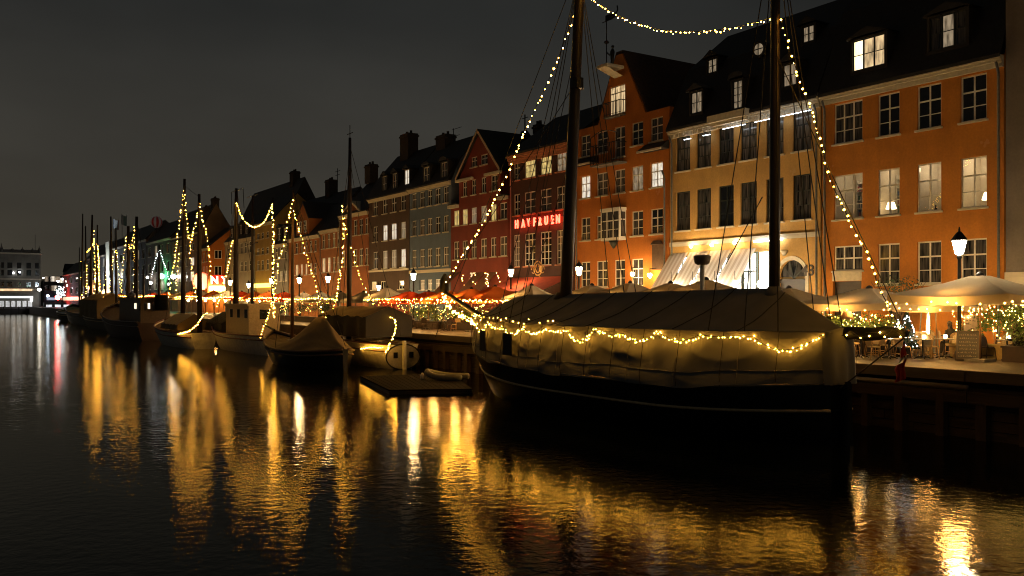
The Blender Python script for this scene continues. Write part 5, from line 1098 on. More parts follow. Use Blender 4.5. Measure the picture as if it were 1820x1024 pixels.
MB().tube([(cx3-1.4,52.2,1.75),(cx3-1.5,56,1.8)], .05, 6).build('tiller_rail', DECK, b3)
string('bulb string falling left from the tall cutter mast', pxs([(609,363),(611,420),(604,490),(596,535),(578,582)], cx3), .40, .055, M['bulb'], .06, double=True)
string('bulb string falling right from the cutter mast over its tent', pxs([(612,395),(640,490),(655,525),(668,545),(685,557),(702,566)], cx3), .40, .055, M['bulb'], .06)
string('short bulb string down to the oval cutter stern', pxs([(703,564),(703,585),(697,600),(690,617),(684,625)], cx3-1.2), .16, .06, M['bulb'], .05)
string('small bulbs along the cutter side rail', pxs([(640,619),(660,616),(680,617)], cx3-1.55), .16, .05, M['bulb'], .03)

# --- dark boat under a tan tent
b4 = thing('fishing_smack', 'black wooden boat under a peaked tan tarpaulin', 'boat', (20.6, 57, 0))
sh4 = lambda u: 1.15+.25*max(0,(.3-u)/.3)**2+1.0*max(0,(u-.45)/.55)**2
cx4 = 20.9; hw4, pt4 = hull(b4, BLACKH, cx4, 51.0, 64.6, 4.2, sh4, .07, .86, mat('brown_rail', (.15,.08,.04), .5), DECK, tw=.08, bowp=2.6, sternp=2.8, zk=-.6, e0=.3)
rws = []
for i in range(41):
    u = .03+.80*i/40; rw = []
    pk = 1.35+2.0*math.exp(-((u-.28)/.30)**2) if u > .28 else 1.35+2.0*math.exp(-((u-.28)/.16)**2)
    for j in range(-10, 11): t = j/10; rw.append((cx4+(hw4(u)+.02)*t, 51+13.6*u, max(sh4(u)+.08, pk)*(1-abs(t))+(sh4(u)+.05)*abs(t)-.10*math.sin(math.pi*abs(t))+.03*math.sin(j*1.7+i*.8)))
    rws.append(rw)
MB().grid(rws).build('tarpaulin', CANV_TAN, b4, True)
m0 = A(519,560,cx4+.6); m1 = A(521,338,cx4+.6); mast(b4, (m0.x,m0.y,1.0), m1, .13, .07, mat('pale_mast', (.16,.09,.04), .45)); ropes(b4, [(m1, pt4(.97,1,1)), (m1, pt4(.5,1,-1)), (m1, pt4(.5,1,1)), (m1, (cx4,51,1.6))])
MB().tube([(cx4,64.4,2.2),(cx4-.2,66.6,2.6)], [.09,.05], 7).build('bowsprit', MASTM, b4)
string('bulb string falling left from the pale mast of the tan-tented boat', pxs([(520,353),(506,420),(494,475),(488,530)], cx4), .36, .055, M['bulb'], .06)
string('bulb string falling right from the pale mast to the tan tarpaulin', pxs([(522,372),(540,440),(560,500),(572,545),(580,572),(577,585)], cx4), .36, .055, M['bulb'], .06)

# --- white motor boat with wheelhouse
b5 = thing('motor_boat', 'white hulled boat with cream wheelhouse and dark foredeck cover', 'boat', (23.2, 79, 0)); cx5 = 23.0
sh5 = lambda u: 1.55+.9*max(0,(u-.4)/.6)**2
hw5, pt5 = hull(b5, WHITEH, cx5, 69.5, 87.5, 4.4, sh5, .05, .85, mat('maroon_line', (.16,.03,.02), .4), DECK, tw=.6, bowp=2.4)
w0, w1 = A(470,560,cx5).y, A(428,560,cx5).y
mb = MB(); mb.box(cx5-1.3,cx5+1.3,w0,w1,1.4,3.9); mb.box(cx5-1.45,cx5+1.45,w0-.15,w1+.3,3.9,4.05); wh = mb.build('wheelhouse', mat('cream_wheelhouse', (.48,.38,.25), .5), b5)
for k in range(3): y_ = w0+.4+k*(w1-w0)/3.2; MB().box(cx5-1.335,cx5-1.302,y_,y_+.7,2.9,3.6).build('window', D, b5); 
MB().box(cx5-.4,cx5+.4,w0-.035,w0-.002,2.8,3.6).build('window', D, b5)
tent(b5, cx5, w1+.5, 86.0, 1.55, 2.3, 3.3, 1.6, CANV_DK, CANV_DK)
m0 = A(419,540,cx5); m1 = A(420,335,cx5); mast(b5, (m0.x,m0.y,1.2), m1, .26, .13); MB().beam(m1+Vector((0,-2.2,-.2)),m1+Vector((0,1.6,-.2)),.05,.05).tube([m1+Vector((0,-2.1,-.2)),m1+Vector((0,-2.4,-2.0))], .03, 5).tube([m1+Vector((0,1.5,-.2)),m1+Vector((0,1.5,-2.2))], .03, 5).build('masthead_yard', M['iron'], b5)
m2 = A(485,560,cx5+1); m3 = A(485,352,cx5+1); mast(b5, (m2.x,m2.y,1.2), m3, .09, .06, name='mizzen_pole'); ropes(b5, [(m1,pt5(.98,1,1)),(m1,pt5(.6,1,-1)),(m1,pt5(.6,1,1))])
string('bulb swag sagging between the white motor boat masts', pxs([(421,360),(432,387),(450,402),(470,393),(484,360)], cx5), .26, .062, M['bulb_far'], .05)
string('upright bulb string down the mizzen pole of the motor boat', pxs([(484,362),(486,420),(485,480),(487,540),(487,565)], cx5), .34, .062, M['bulb_far'], .07, double=True)
string('bulb string slanting to the bow rail of the tan-tented boat', pxs([(484,535),(475,565),(465,590),(463,606)], cx4), .30, .055, M['bulb'], .05)
string('bulb string hanging below the spreaders of the motor boat mast', pxs([(414,425),(406,470),(396,510),(385,545)], cx5), .34, .062, M['bulb_far'], .06)
# bare mast with cross-tree behind
q = thing('bare_mast_boat', 'slim unlit boat with bare mast and cross-tree behind the white motor boat', 'boat', (25.2,86,0)); hull(q, BLACKH, 25.0, 80, 94, 2.8, lambda u: 1.3+.6*u*u, .04, .85, STRK, DECK); m0, m1 = A(448,560,25), A(449,348,25); mast(q, (m0.x,m0.y,1), m1, .16, .08); MB().beam(m0.lerp(m1,.6)+Vector((0,-1.6,0)),m0.lerp(m1,.6)+Vector((0,1.6,0)),.07,.07).beam(m1+Vector((0,-1.6,0)),m1+Vector((0,1.6,0)),.05,.05).build('cross_tree', MASTM, q)

# --- small white sailing boat with two lit masts
b6 = thing('sailing_boat', 'small white boat with two lit masts and garlanded bow', 'boat', (20.2, 90, 0)); cx6 = 20.4
sh6 = lambda u: 1.45+.9*max(0,(u-.3)/.7)**2
hw6, pt6 = hull(b6, WHITEH, cx6, 82.5, 99, 4.2, sh6, .06, .82, mat('maroon_line', (.16,.03,.02), .4), DECK, tw=.55, bowp=2.8)
tent(b6, cx6, 86, 93, 1.5, 2.1, 3.1, 1.6, CANV_TAN, canvas_mat('pale_hatch_canvas', (.42,.36,.27)))
for p0, p1, X in (((325,560),(328,318),cx6+.3),((355,560),(354,345),cx6)):
    m0, m1 = A(*p0,X), A(*p1,X); mast(b6, (m0.x,m0.y,1.2), m1, .24, .12)
ropes(b6, [(A(328,330,cx6),pt6(.99,1,1)),(A(354,350,cx6),pt6(.0,1,1)),(A(328,330,cx6),A(354,350,cx6))])
for lab, pp in (('left bulb string of the taller of two lit masts',[(326,338),(320,385),(313,440),(307,480),(300,525)]),('right bulb string of the taller of two lit masts',[(328,345),(331,375),(333,400),(336,425)]),('left bulb string of the shorter of two lit masts',[(354,352),(348,395),(338,435),(341,475),(347,520)]),
        ('right bulb string of the shorter of two lit masts',[(355,360),(362,395),(370,430),(374,475),(376,500)]),('inner bulb string between the two lit masts',[(318,450),(315,480),(312,520)])):
    string(lab, pxs(pp, cx6), .40, .062, M['bulb_far'], .06)
string('bulb garland round the bow of the small white boat', pxs([(368,555),(360,562),(348,578),(335,588),(318,592),(300,593),(287,591),(284,585)], cx6-1.6), .28, .058, M['bulb_far'], .05)
string('second bulb garland along the small boat far rail', pxs([(300,580),(306,573),(312,567)], cx6), .26, .06, M['bulb_far'], .05)

# --- tug with lit wheelhouse
b7 = thing('tug_boat', 'dark tug with two lit wheelhouse windows and funnel', 'boat', (20, 112, 0)); cx7 = 20.3
sh7 = lambda u: 2.0+1.9*max(0,(u-.3)/.7)**2
hw7, pt7 = hull(b7, mat('dark_maroon_hull', (.045,.016,.012), .4), cx7, 103, 128, 6.0, sh7, .09, .82, mat('grey_rail', (.16,.13,.11), .5), DECK, tw=.6, bowp=3.2, zk=-.8, e0=.25)
w0, w1 = A(276,545,cx7).y, A(236,545,cx7).y; zt7 = A(255,532,cx7-1.4).z
mb = MB(); mb.box(cx7-1.5,cx7+1.5,w0,w1,1.9,zt7); mb.box(cx7-1.7,cx7+1.7,w0-.3,w1+.3,zt7,zt7+.15); mb.build('wheelhouse', mat('brown_wheelhouse', (.12,.075,.045), .5), b7)
cl = emit('cabin_window_warm', (1,.86,.6), 1.9, .4, 1)
for px in (241,265): y_ = A(px,545,cx7-1.5).y; MB().box(cx7-1.54,cx7-1.502,y_-.5,y_+.5,A(px,549,cx7-1.5).z,A(px,539,cx7-1.5).z).build('lit_window', cl, b7)
for px in (248,258,273): y_ = A(px,545,cx7-1.5).y; MB().box(cx7-1.53,cx7-1.502,y_-.35,y_+.35,A(px,552,cx7-1.5).z,A(px,539,cx7-1.5).z).build('window', D, b7)
MB().lathe([(.75,0),(.7,1.6),(.75,1.65)], (cx7+.3,w0-1.6,zt7-1.2), 12).build('funnel', M['iron'], b7, True); MB().ball((cx7,w1+1,zt7+.4), .6).build('search_light', M['zinc'], b7)
for p0, p1 in (((255,540),(255,478)),((243,540),(244,388))): m0, m1 = A(*p0,cx7+.5), A(*p1,cx7+.5); mast(b7, (m0.x,m0.y,2), m1, .16, .09, n=8)
ropes(b7, [(A(244,395,cx7+.5),pt7(.98,1,1)),(A(244,395,cx7+.5),(cx7,103,2.4)),(pt7(.95,1,-1),(cx7-1.4,w1,zt7)),(pt7(.9,1,-1),(cx7-1.4,w1,zt7-.5))], .035)
# lit mast of a boat beyond the tug
q = thing('mast_boat', 'dark boat with a cool white lit mast behind the tug', 'boat', (24.5,118,0)); hull(q, BLACKH, 24.6, 108, 124, 3.6, lambda u: 1.6+.8*u*u, .06, .85, STRK, DECK); m0, m1 = A(283,560,24.6), A(283,435,24.6); mast(q, (m0.x,m0.y,1.4), m1, .2, .1, n=8)
string('cool white bulb string falling left of the mast behind the tug', pxs([(283,440),(276,465),(269,492)], 24.6), .5, .07, M['bulb_cool'], .05); string('cool white bulb string falling right of the mast behind the tug', pxs([(283,440),(292,468),(301,498)], 24.6), .5, .07, M['bulb_cool'], .05)

# --- covered barge and the farthest boats
b8 = thing('covered_barge', 'barge under a boxy tan cover moored beyond the tug', 'boat', (21.6,148,0)); hull(b8, mat('pale_barge_hull', (.20,.17,.13), .5), 21.6, 137, 160, 4.6, lambda u: 1.7+.6*u*u, .07, .85, STRK, DECK); tent(b8, 21.6, 138.5, 156, 2.1, 4.4, 5.4, 1.8, CANV_TAN, CANV_TAN)
b9 = thing('old_schooner', 'dark far schooner with two bright lit masts', 'boat', (23,182,0)); hull(b9, BLACKH, 23.2, 166, 196, 5.4, lambda u: 2.0+1.6*u*u, .09, .85, mat('grey_rail', (.16,.13,.11), .5), DECK)
b10 = thing('moored_boat', 'small dark boat lying last in the row of moored boats', 'boat', (24,210,0)); hull(b10, mat('grey_far_hull', (.06,.055,.05), .5), 24, 203, 217, 4.2, lambda u: 1.6+.8*u*u, .06, .85, STRK, DECK)
for b, X, lst in ((b9,23.2,((145,545,147,380,.2),(160,545,164,382,.28),(172,540,173,400,.2))),(b8,21.6,((199,545,197,385,.2),(187,540,187,440,.15),(207,540,206,405,.18))),(b10,24,((153,545,152,402,.2),(141,548,141,440,.15)))):
    for p0, q0, p1, q1_, r_ in lst: m0, m1 = A(p0,q0,X), A(p1,q1_,X); mast(b, (m0.x,m0.y,1.4), m1, r_, r_*.5, n=8)
b11 = thing('lugger', 'dark boat with tall thick mast between the tug and the tan barge', 'boat', (25,136,0)); hull(b11, BLACKH, 24.8, 126, 144, 4, lambda u: 1.7+.9*u*u, .06, .85, STRK, DECK)
for p0, p1 in (((240,545),(243,385)),((228,545),(228,402))): m0, m1 = A(*p0,24.8), A(*p1,24.8); mast(b11, (m0.x,m0.y,1.4), m1, .3, .2, n=8)
for lab, pp, X, rr in (('far upright bulb string, leftmost of the lit masts',[(145,457),(144,495),(147,540)],23.2,.14),('thin far bulb string right of the leftmost one',[(154,470),(154,505),(152,537)],24,.13),('bright bulb string on the tallest far mast',[(167,410),(168,450),(169,490),(167,530)],23.2,.14),
        ('slack bulb string left of the tallest far mast',[(166,432),(161,440),(155,448)],23.2,.13),('doubled bright bulb string right of the tallest far mast',[(172,433),(175,450),(176,490),(178,537)],23.2,.15),('slanted bulb string left of the tan barge mast',[(203,447),(200,470),(195,500),(191,525)],21.6,.12),('slanted bulb string right of the tan barge mast',[(206,432),(209,465),(213,500),(215,520)],21.6,.12),
        ('short bulb string low beside the tan barge',[(188,488),(186,505),(183,530)],21.6,.11),('bulb string right of the thick mast by the tug',[(239,402),(238,440),(238,480),(238,512)],24.8,.11),('bulb swag between the thick masts by the tug',[(226,412),(229,437),(233,440),(237,420),(239,402)],24.8,.11),('bulb string left of the thick masts by the tug',[(224,420),(219,460),(217,490),(215,518)],24.8,.11)):
    string(lab, pxs(pp, X), .55, rr*.68, M['bulb_far'], .08, double='doubled' in lab)

# ------------------------------------------------------------------ terrace: parasols
random.seed(21)
def parasol_cloth(name, col, tr=.5):
    if name in MATS: return MATS[name]
    m, n, l, p = mk(name); MATS[name] = m
    t = n.new('ShaderNodeTexCoord'); a = n.new('ShaderNodeTexNoise'); a.inputs['Scale'].default_value = 2.0; a.inputs['Detail'].default_value = 5; l.new(t.outputs['Object'], a.inputs['Vector'])
    r = n.new('ShaderNodeValToRGB'); l.new(a.outputs['Fac'], r.inputs[0]); c = Vector(col); r.color_ramp.elements[0].color = (*(c*.75),1); r.color_ramp.elements[1].color = (*c,1)
    d = n.new('ShaderNodeBsdfDiffuse'); tl = n.new('ShaderNodeBsdfTranslucent'); ms = n.new('ShaderNodeMixShader'); ms.inputs[0].default_value = tr
    l.new(r.outputs[0], d.inputs[0]); l.new(r.outputs[0], tl.inputs[0]); l.new(d.outputs[0], ms.inputs[1]); l.new(tl.outputs[0], ms.inputs[2]); l.new(ms.outputs[0], n['Material Output'].inputs[0])
    return m
CREAM = parasol_cloth('cream_parasol_cloth', (.50,.42,.30), .09); GREYP = parasol_cloth('grey_parasol_cloth', (.20,.18,.16), .2); REDP = parasol_cloth('red_parasol_cloth', (.50,.07,.025)); ORP = parasol_cloth('orange_parasol_cloth', (.58,.16,.04)); PALE = parasol_cloth('pale_parasol_cloth', (.48,.42,.35), .25)
CREAMV = parasol_cloth('thin_cream_valance', (.62,.50,.32), .65)
def make_parasol(cloth, sides, half, zv, zt, vh, bulbs, bm_, vcloth=None):
    o = local('parasol', '', 'parasol', group='parasols along the terrace'); n_ = sides; rad = half/math.cos(math.pi/n_)
    ring = lambda f, z: [(rad*f*math.cos(math.pi/n_+2*math.pi*k/n_), rad*f*math.sin(math.pi/n_+2*math.pi*k/n_), z) for k in range(n_)]
    MB().lathe([(.035,.1),(.035,zt+.02)], n=8).build('pole', mat('varnished_pole', (.22,.13,.06), .5), o, True)
    MB().box(-.35,.35,-.35,.35,0,.1).build('base', M['stone'], o)
    prof = [(1.0, zv+vh), (.72, zv+vh+(zt-zv-vh)*.24), (.42, zv+vh+(zt-zv-vh)*.53), (.10, zt-.02)]
    for k in range(n_):
        mb = MB(); t0, t1 = math.pi/n_+2*math.pi*k/n_, math.pi/n_+2*math.pi*(k+1)/n_; rws = []
        for f, z in prof:
            a, b = Vector((rad*f*math.cos(t0), rad*f*math.sin(t0), z)), Vector((rad*f*math.cos(t1), rad*f*math.sin(t1), z))
            rws.append([a.lerp(b,j/4)-Vector((0,0,.10*f*math.sin(math.pi*j/4))) for j in range(5)])
        mb.grid(rws); mb.build('panel', cloth, o, True)
    mb = MB(); r1_, r2_ = ring(1,zv+vh), ring(1.005,zv); rws1, rws2 = [], []
    for k in range(n_):
        a, b, c, d = Vector(r1_[k]), Vector(r1_[(k+1)%n_]), Vector(r2_[k]), Vector(r2_[(k+1)%n_])
        for j in range(6): rws1.append(a.lerp(b,j/6)-Vector((0,0,.10*math.sin(math.pi*j/6)))); rws2.append(c.lerp(d,j/6)-Vector((0,0,.10*math.sin(math.pi*j/6)-.025*(j%2))))
    mb.grid([rws1, rws2], True); mb.build('valance', vcloth or cloth, o)
    MB().lathe([(.16,zt-.1),(.13,zt+.05),(.03,zt+.12)], n=8).build('finial', M['iron'], o, True)
    mb = MB()
    for p in ring(.97, zv+vh-.04): mb.beam((0,0,zt-.12), p, .025,.03)
    mb.build('ribs', mat('varnished_pole', (.22,.13,.06), .5), o)
    mb = MB()
    for k in range(n_):
        a, b = Vector(r2_[k]), Vector(r2_[(k+1)%n_])
        for j in range(bulbs): p = a.lerp(b,(j+random.uniform(.2,.8))/bulbs)*1.015; mb.octa((p.x,p.y,zv+.02+random.uniform(-.06,.05)), .036)
    if bulbs: mb.build('bulb_ring', bm_, o, kind='stuff')
    MB().box(-half*.74,-half*.68,-.45,.45,zv+.02,zv+.10).build('heater_lamp', M['heat'], o)
    return o
protos = {}
def parasol(px, py_apex, X, kind, label, rz=0, s=1.0):
    q = A(px, py_apex, X); 
    if kind not in protos:
        args = dict(big=(CREAM,4,2.05,2.0,2.95,.30,7,M['fairy'],CREAMV), cream=(CREAM,4,1.8,1.9,2.75,.26,6,M['fairy'],CREAMV), grey=(GREYP,8,1.9,2.0,2.9,.2,0,M['fairy']), red=(REDP,4,1.8,1.95,2.85,.24,6,M['fairy']), orange=(ORP,4,1.8,1.95,2.85,.24,7,M['fairy']), pale=(PALE,8,1.8,1.95,2.9,.22,3,M['fairy']))[kind]
        protos[kind] = make_parasol(*args); protos[kind]['_h'] = args[4]; o = protos[kind]; o.location = (q.x,q.y,ZG); o.rotation_euler = (0,0,rz); o['label'] = label
    else: o = dup(protos[kind], (q.x,q.y,ZG), rz, label)
    k = (q.z-ZG)/protos[kind]['_h']; k = min(max(k,.85),1.25); o.scale = (s*1.0, s*1.0, k); return o
parasol(1742,489,31.6,'big','large cream parasol beside the street lamp at the right edge',.0,1.08)
parasol(1664,516,34.0,'cream','low cream parasol tucked behind the two large ones',.2,.8)
parasol(1545,512,32.5,'big','large cream parasol over the planted hedge right of the ship',.04,1.05)
parasol(1402,512,33.0,'cream','cream parasol between the ship stern and the arched gate',.1)
par = [(1255,497,'cream','cream parasol behind the ship radar dome'),(1192,503,'cream','cream parasol left of the radar dome'),(1120,503,'cream','beige parasol right of the main mast below the gable house'),(1052,507,'cream','cream parasol just right of the main mast foot'),(945,507,'pale','white parasol left of the main mast foot'),(880,509,'orange','orange parasol above the ship bow canvas'),
    (838,513,'orange','bright orange parasol left of the ship bow'),(795,516,'orange','red-orange parasol behind the bowsprit tip'),(762,518,'red','dull red parasol before the blue-grey house'),(728,518,'red','dark red parasol right of the striped pale parasol'),(688,511,'pale','large pale grey parasol before the dark brown house'),(646,519,'grey','dark grey parasol left of the pale parasol'),(606,519,'grey','dark grey parasol behind the cutter mast'),
    (570,519,'grey','charcoal parasol left of the cutter mast'),(540,520,'pale','pale parasol before the steep orange gable'),(505,519,'red','red parasol under the tall narrow yellow house'),(478,518,'orange','orange parasol near the motor boat pole'),(452,518,'orange','orange parasol before the yellow shop sign'),(430,518,'red','red parasol beside the motor boat mast'),(402,517,'cream','cream parasol under the cream corner house'),
    (380,516,'orange','orange parasol under the neon corner sign'),(362,515,'cream','cream parasol under the round red sign'),(340,515,'orange','orange parasol between the two lit boat masts'),(318,514,'cream','cream far parasol left of the tallest lit mast'),(296,514,'orange','far orange parasol right of the tug wheelhouse'),(272,513,'red','far red parasol behind the tug'),(250,512,'cream','farthest cream parasol behind the tug wheelhouse'),(215,512,'orange','farthest orange parasol behind the tan barge')]
for i, (px, py, kd, lab) in enumerate(par): parasol(px, py, 31.6+.5*(i % 3), kd, lab, random.uniform(-.15,.15))

# ------------------------------------------------------------------ chairs and tables
RAT = mat('rattan_cane', (.52,.33,.14), .6, var=.35, scale=18, bump=.5, bscale=60); RATD = mat('dark_rattan', (.035,.025,.02), .6, var=.3, scale=18); SEATM = mat('woven_seat', (.58,.44,.24), .7, var=.3, scale=25)
def make_chair(wm, sm):
    o = local('bistro_chair', '', 'chair', group='bistro chairs on the terrace')
    MB().lathe([(.19,.44),(.225,.45),(.225,.48),(.20,.485)], n=12).build('seat', sm, o)
    for sx in (-1,1):
        MB().tube([(sx*.20,.21,0),(sx*.17,.16,.45)], .016, 6).build('leg', wm, o, True)
        MB().tube([(sx*.21,-.24,0),(sx*.175,-.17,.45)], .016, 6).build('leg', wm, o, True)
    arch_ = [(-.185,-.17,.45),(-.21,-.22,.70),(-.185,-.245,.84),(-.10,-.26,.905),(0,-.265,.92),(.10,-.26,.905),(.185,-.245,.84),(.21,-.22,.70),(.185,-.17,.45)]
    MB().tube(arch_, .018, 6).build('back_hoop', wm, o, True)
    mb = MB(); pan = [(-.16,-.185,.50),(-.185,-.22,.70),(-.165,-.24,.82),(-.09,-.255,.88),(.09,-.255,.88),(.165,-.24,.82),(.185,-.22,.70),(.16,-.185,.50)]
    mb.poly(pan); mb.build('backrest', sm, o)
    mb = MB(); mb.tube([(.19*math.cos(t*math.pi/4),.18*math.sin(t*math.pi/4)-.02,.17) for t in range(9)], .010, 5); mb.build('stretcher', wm, o)
    return o
def make_table():
    o = local('bistro_table', '', 'table', group='bistro tables on the terrace')
    MB().lathe([(.33,.72),(.35,.73),(.35,.755),(.33,.76)], n=18).build('table_top', mat('marble_top', (.42,.36,.28), .35, var=.25), o); MB().lathe([(.04,.06),(.03,.1),(.03,.72)], n=8).build('column', M['iron'], o, True)
    mb = MB()
    for k in range(4): t = math.pi/4+k*math.pi/2; mb.tube([(0,0,.09),(.18*math.cos(t),.18*math.sin(t),.07),(.30*math.cos(t),.30*math.sin(t),.02)], [.03,.028,.02], 6)
    mb.build('feet', M['iron'], o, True); return o
def make_candle():
    o = local('candle_glass', '', 'candle', group='candle glasses on the tables'); MB().lathe([(.05,0),(.065,.05),(.06,.13)], n=10).build('glass', M['candle'], o, True); return o
ch0 = make_chair(RAT, SEATM); chd = make_chair(RATD, RATD); tb0 = make_table(); cd0 = make_candle(); used = set()
def put(proto, loc, rz, label, s=1.0):
    if id(proto) not in used:
        used.add(id(proto)); proto.location = loc; proto.rotation_euler = (0,0,rz); proto['label'] = label; return proto
    return dup(proto, loc, rz, label, s)
ORD = ['first','second','third','fourth','fifth','sixth','seventh','eighth','ninth','tenth','eleventh','twelfth','thirteenth','fourteenth','fifteenth','sixteenth','seventeenth','eighteenth','nineteenth','twentieth']
ORD += ['twenty-'+o for o in ORD[:9]] + ['thirtieth'] + ['thirty-'+o for o in ORD[:9]]
# (table px, foot y, chairs round it as angles, dark?)
sets = [(1790,640,(2.6,.4,-1.2),1),(1678,637,(3.0,.1,1.6),0),(1607,635,(2.7,.3,-1.4),0),(1550,632,(2.5,.2,1.7),0),(1508,629,(2.9,.1),0),(1812,630,(.5,2.4),0),(1640,627,(2.8,.2),0),(1575,624,(.6,2.5),0),(1525,621,(2.8,.0),0),(1715,628,(2.4,),0),(1580,638,(2.9,.2),0),(1640,638,(2.6,.4),0),(1530,636,(3.1,0),0)]
ci = 0
cands = [(1790,640),(1678,637),(1607,635)]
for i, (px, py, angs, dk) in enumerate(sets):
    q = G(px, py, ZG); put(tb0, q, 0, '%s round bistro table from the right on the terrace beside the ship stern' % ORD[i])
    if i < 7 or i > 9: put(cd0, q+Vector((.05,-.02,.762)), 0, '%s glowing candle glass from the right on the terrace tables' % ORD[i])
    for j, a in enumerate(angs):
        p_ = q+Vector((.68*math.cos(a), .68*math.sin(a)*1.15, 0)); d = q-p_; rz = math.atan2(d.y,d.x)-math.pi/2+random.uniform(-.3,.3)
        dark = dk and j == 0
        if dark: put(chd, p_, rz, 'dark rattan chair at the candle-lit table near the right edge')
        else: put(ch0, p_, rz, 'rattan bistro chair, %s in the terrace row counted from the right edge' % ORD[ci]); ci += 1
random.seed(5)
fs = [(820,586),(806,580),(790,588),(772,582),(757,586),(742,578),(784,574),(812,573),(760,573),(730,584)]
for i, (px, py) in enumerate(fs):
    q = G(px, py, ZG); dup(tb0, q, 0, '%s small table left of the ship bow, counted towards the cutter' % ORD[i])
    for j in range(2):
        a = random.uniform(0,6.28); p_ = q+Vector((.66*math.cos(a), .66*math.sin(a), 0)); d = q-p_
        dup(chd if (i+j) % 3 else ch0, p_, math.atan2(d.y,d.x)-math.pi/2, '%s chair on the terrace between ship bow and cutter, %s row' % (ORD[i], ('front','rear')[j]))

# ------------------------------------------------------------------ planters, lit shrubs, little firs
def planter(px, py, X, L_, hh, lab, leafm=None, rx=None, n=900, fairy=90, box=None, rz_=.5, cat='planter', name='planter'):
    q = A(px, py, X); y = q.y; o = thing(name, lab, cat, (X, y, ZG)); bx = box or M['door']
    mb = MB(); mb.box(X-.3,X+.3,y-L_/2,y+L_/2,ZG,ZG+.55); mb.box(X-.34,X+.34,y-L_/2-.04,y+L_/2+.04,ZG+.5,ZG+.57); mb.build('box', bx, o)
    c = (X, y, ZG+.55+hh/2)
    mb = MB()
    for k in range(5): yq = y-L_*.4+L_*.8*k/4; mb.tube([(X,yq,ZG+.5),(X+random.uniform(-.1,.1),yq+random.uniform(-.15,.15),ZG+.55+hh*.8)], [.03,.012], 5)
    mb.build('stems', BARK, o)
    mb = MB()
    for k in range(7): leaves(mb, (X+random.uniform(-.12,.12), y+random.uniform(-.42,.42)*L_, ZG+.55+hh*random.uniform(.25,.72)), .42, L_*.17, hh*.30, n//7, .075)
    mb.build('foliage', leafm or LEAF, o, kind='stuff')
    if fairy:
        mb = MB()
        tw = [[Vector((X-.15+random.uniform(-.40,.28), y+random.uniform(-.52,.52)*L_, ZG+.6+hh*random.random()**.8)) for _ in range(4)] for _ in range(max(3,fairy//9))]
        for k in range(fairy):        # bulbs follow wires wound through the branches
            c_ = tw[k % len(tw)]; f_ = random.random()*2.99; p_ = c_[int(f_)].lerp(c_[int(f_)+1], f_%1)+Vector((random.gauss(0,.04),random.gauss(0,.05),random.gauss(0,.04))); mb.octa(p_, random.choice((.014,.018,.022,.028)))
        mb.build('fairy_lights', M['fairy'], o, kind='stuff')
    return o
planter(1770,560,33.2,3.2,1.55,'tall leafy planter thick with fairy lights behind the chalkboard', n=2200, fairy=150, box=mat('yellowish_planter', (.42,.33,.12), .7))
planter(1845,560,32.6,2.2,1.3,'leafy lit planter cut by the right picture edge', n=900, fairy=60)
planter(1500,570,32.0,2.6,1.15,'bright green lit hedge planter right of the ship stern', n=1700, fairy=70)
planter(1560,570,33.0,2.4,1.2,'green hedge planter under the large parasol beside the ship', n=1100, fairy=60)
planter(1440,570,33.0,3.0,1.2,'green hedge planter half hidden by the ship stern', n=900, fairy=60)
def fir(px, py, X, h_, r_, lab):
    q = G(px, py, ZG) if X is None else Vector((X, A(px,500,X).y, ZG)); o = thing('small_fir', lab, 'fir tree', q)
    MB().lathe([(.16,0),(.2,.3),(.2,.32)], q, 10).build('pot', M['brick'], o); MB().tube([q+Vector((0,0,.3)), q+Vector((0,0,h_))], [.04,.01], 6).build('trunk', BARK, o)
    mb = MB(); leaves(mb, (q.x,q.y,q.z+.35+(h_-.35)/2), r_, r_, (h_-.35)/2, 700, .07, True); mb.build('crown', LEAFD, o, kind='stuff')
    mb = MB()
    for k in range(40): hh = random.random(); t = random.uniform(0,6.28); rr = r_*(1-hh)*1.0; mb.octa((q.x+rr*math.cos(t),q.y+rr*math.sin(t),q.z+.4+(h_-.4)*hh), .022)
    mb.build('fairy_lights', M['bulb_cool'], o, kind='stuff')
fir(1612,0,31.5,1.75,.5,'little potted fir with white lights beside the patio heater'); fir(1596,0,31.8,1.45,.42,'smaller potted fir left of the heater fir')
# low plants and red geraniums seen between the boats
planter(690,0,32.5,9.0,1.5,'long planter of red flowers before the dark brown house', LEAFR, n=2200, fairy=25)
planter(745,0,32.8,7.0,1.35,'lit green planter under the red parasols', n=1800, fairy=60); planter(800,0,33.2,6.0,1.4,'lit green planter behind the bowsprit lights', n=1600, fairy=70); planter(845,0,33.0,5.0,1.4,'lit planter above the ship bow', n=1200, fairy=50)
planter(560,0,32.0,10.0,1.6,'dark leafy planter before the orange gabled houses', LEAFD, n=1800, fairy=40); planter(505,0,32.3,7.0,1.5,'dark planter behind the motor boat', LEAFD, n=1200, fairy=60)
# bare shrub against the orange house
q = A(1597,512,38.6); o = thing('bare_shrub', 'dark bare shrub against the broad orange house', 'shrub', (38.6,q.y,ZG)); MB().lathe([(.4,0),(.5,.6),(.5,.65)], (38.6,q.y,ZG), 12).build('tub', M['stone'], o)
mb = MB(); 
for k in range(70):
    t = random.uniform(0,6.28); e_ = random.uniform(.2,1.1); b_ = Vector((38.6,q.y,ZG+.6)); m_ = b_+Vector((.3*math.cos(t)*e_,.5*math.sin(t)*e_,1.2)); mb.tube([b_,m_,m_+Vector((.35*math.cos(t),.9*math.sin(t)*e_,random.uniform(.5,1.4)))], [.03,.02,.006], 4)
mb.build('twigs', BARK, o); mb = MB(); leaves(mb, (38.6,q.y,ZG+2.7), .6,1.3,.75, 500, .07); mb.build('leaves', LEAFD, o, kind='stuff')

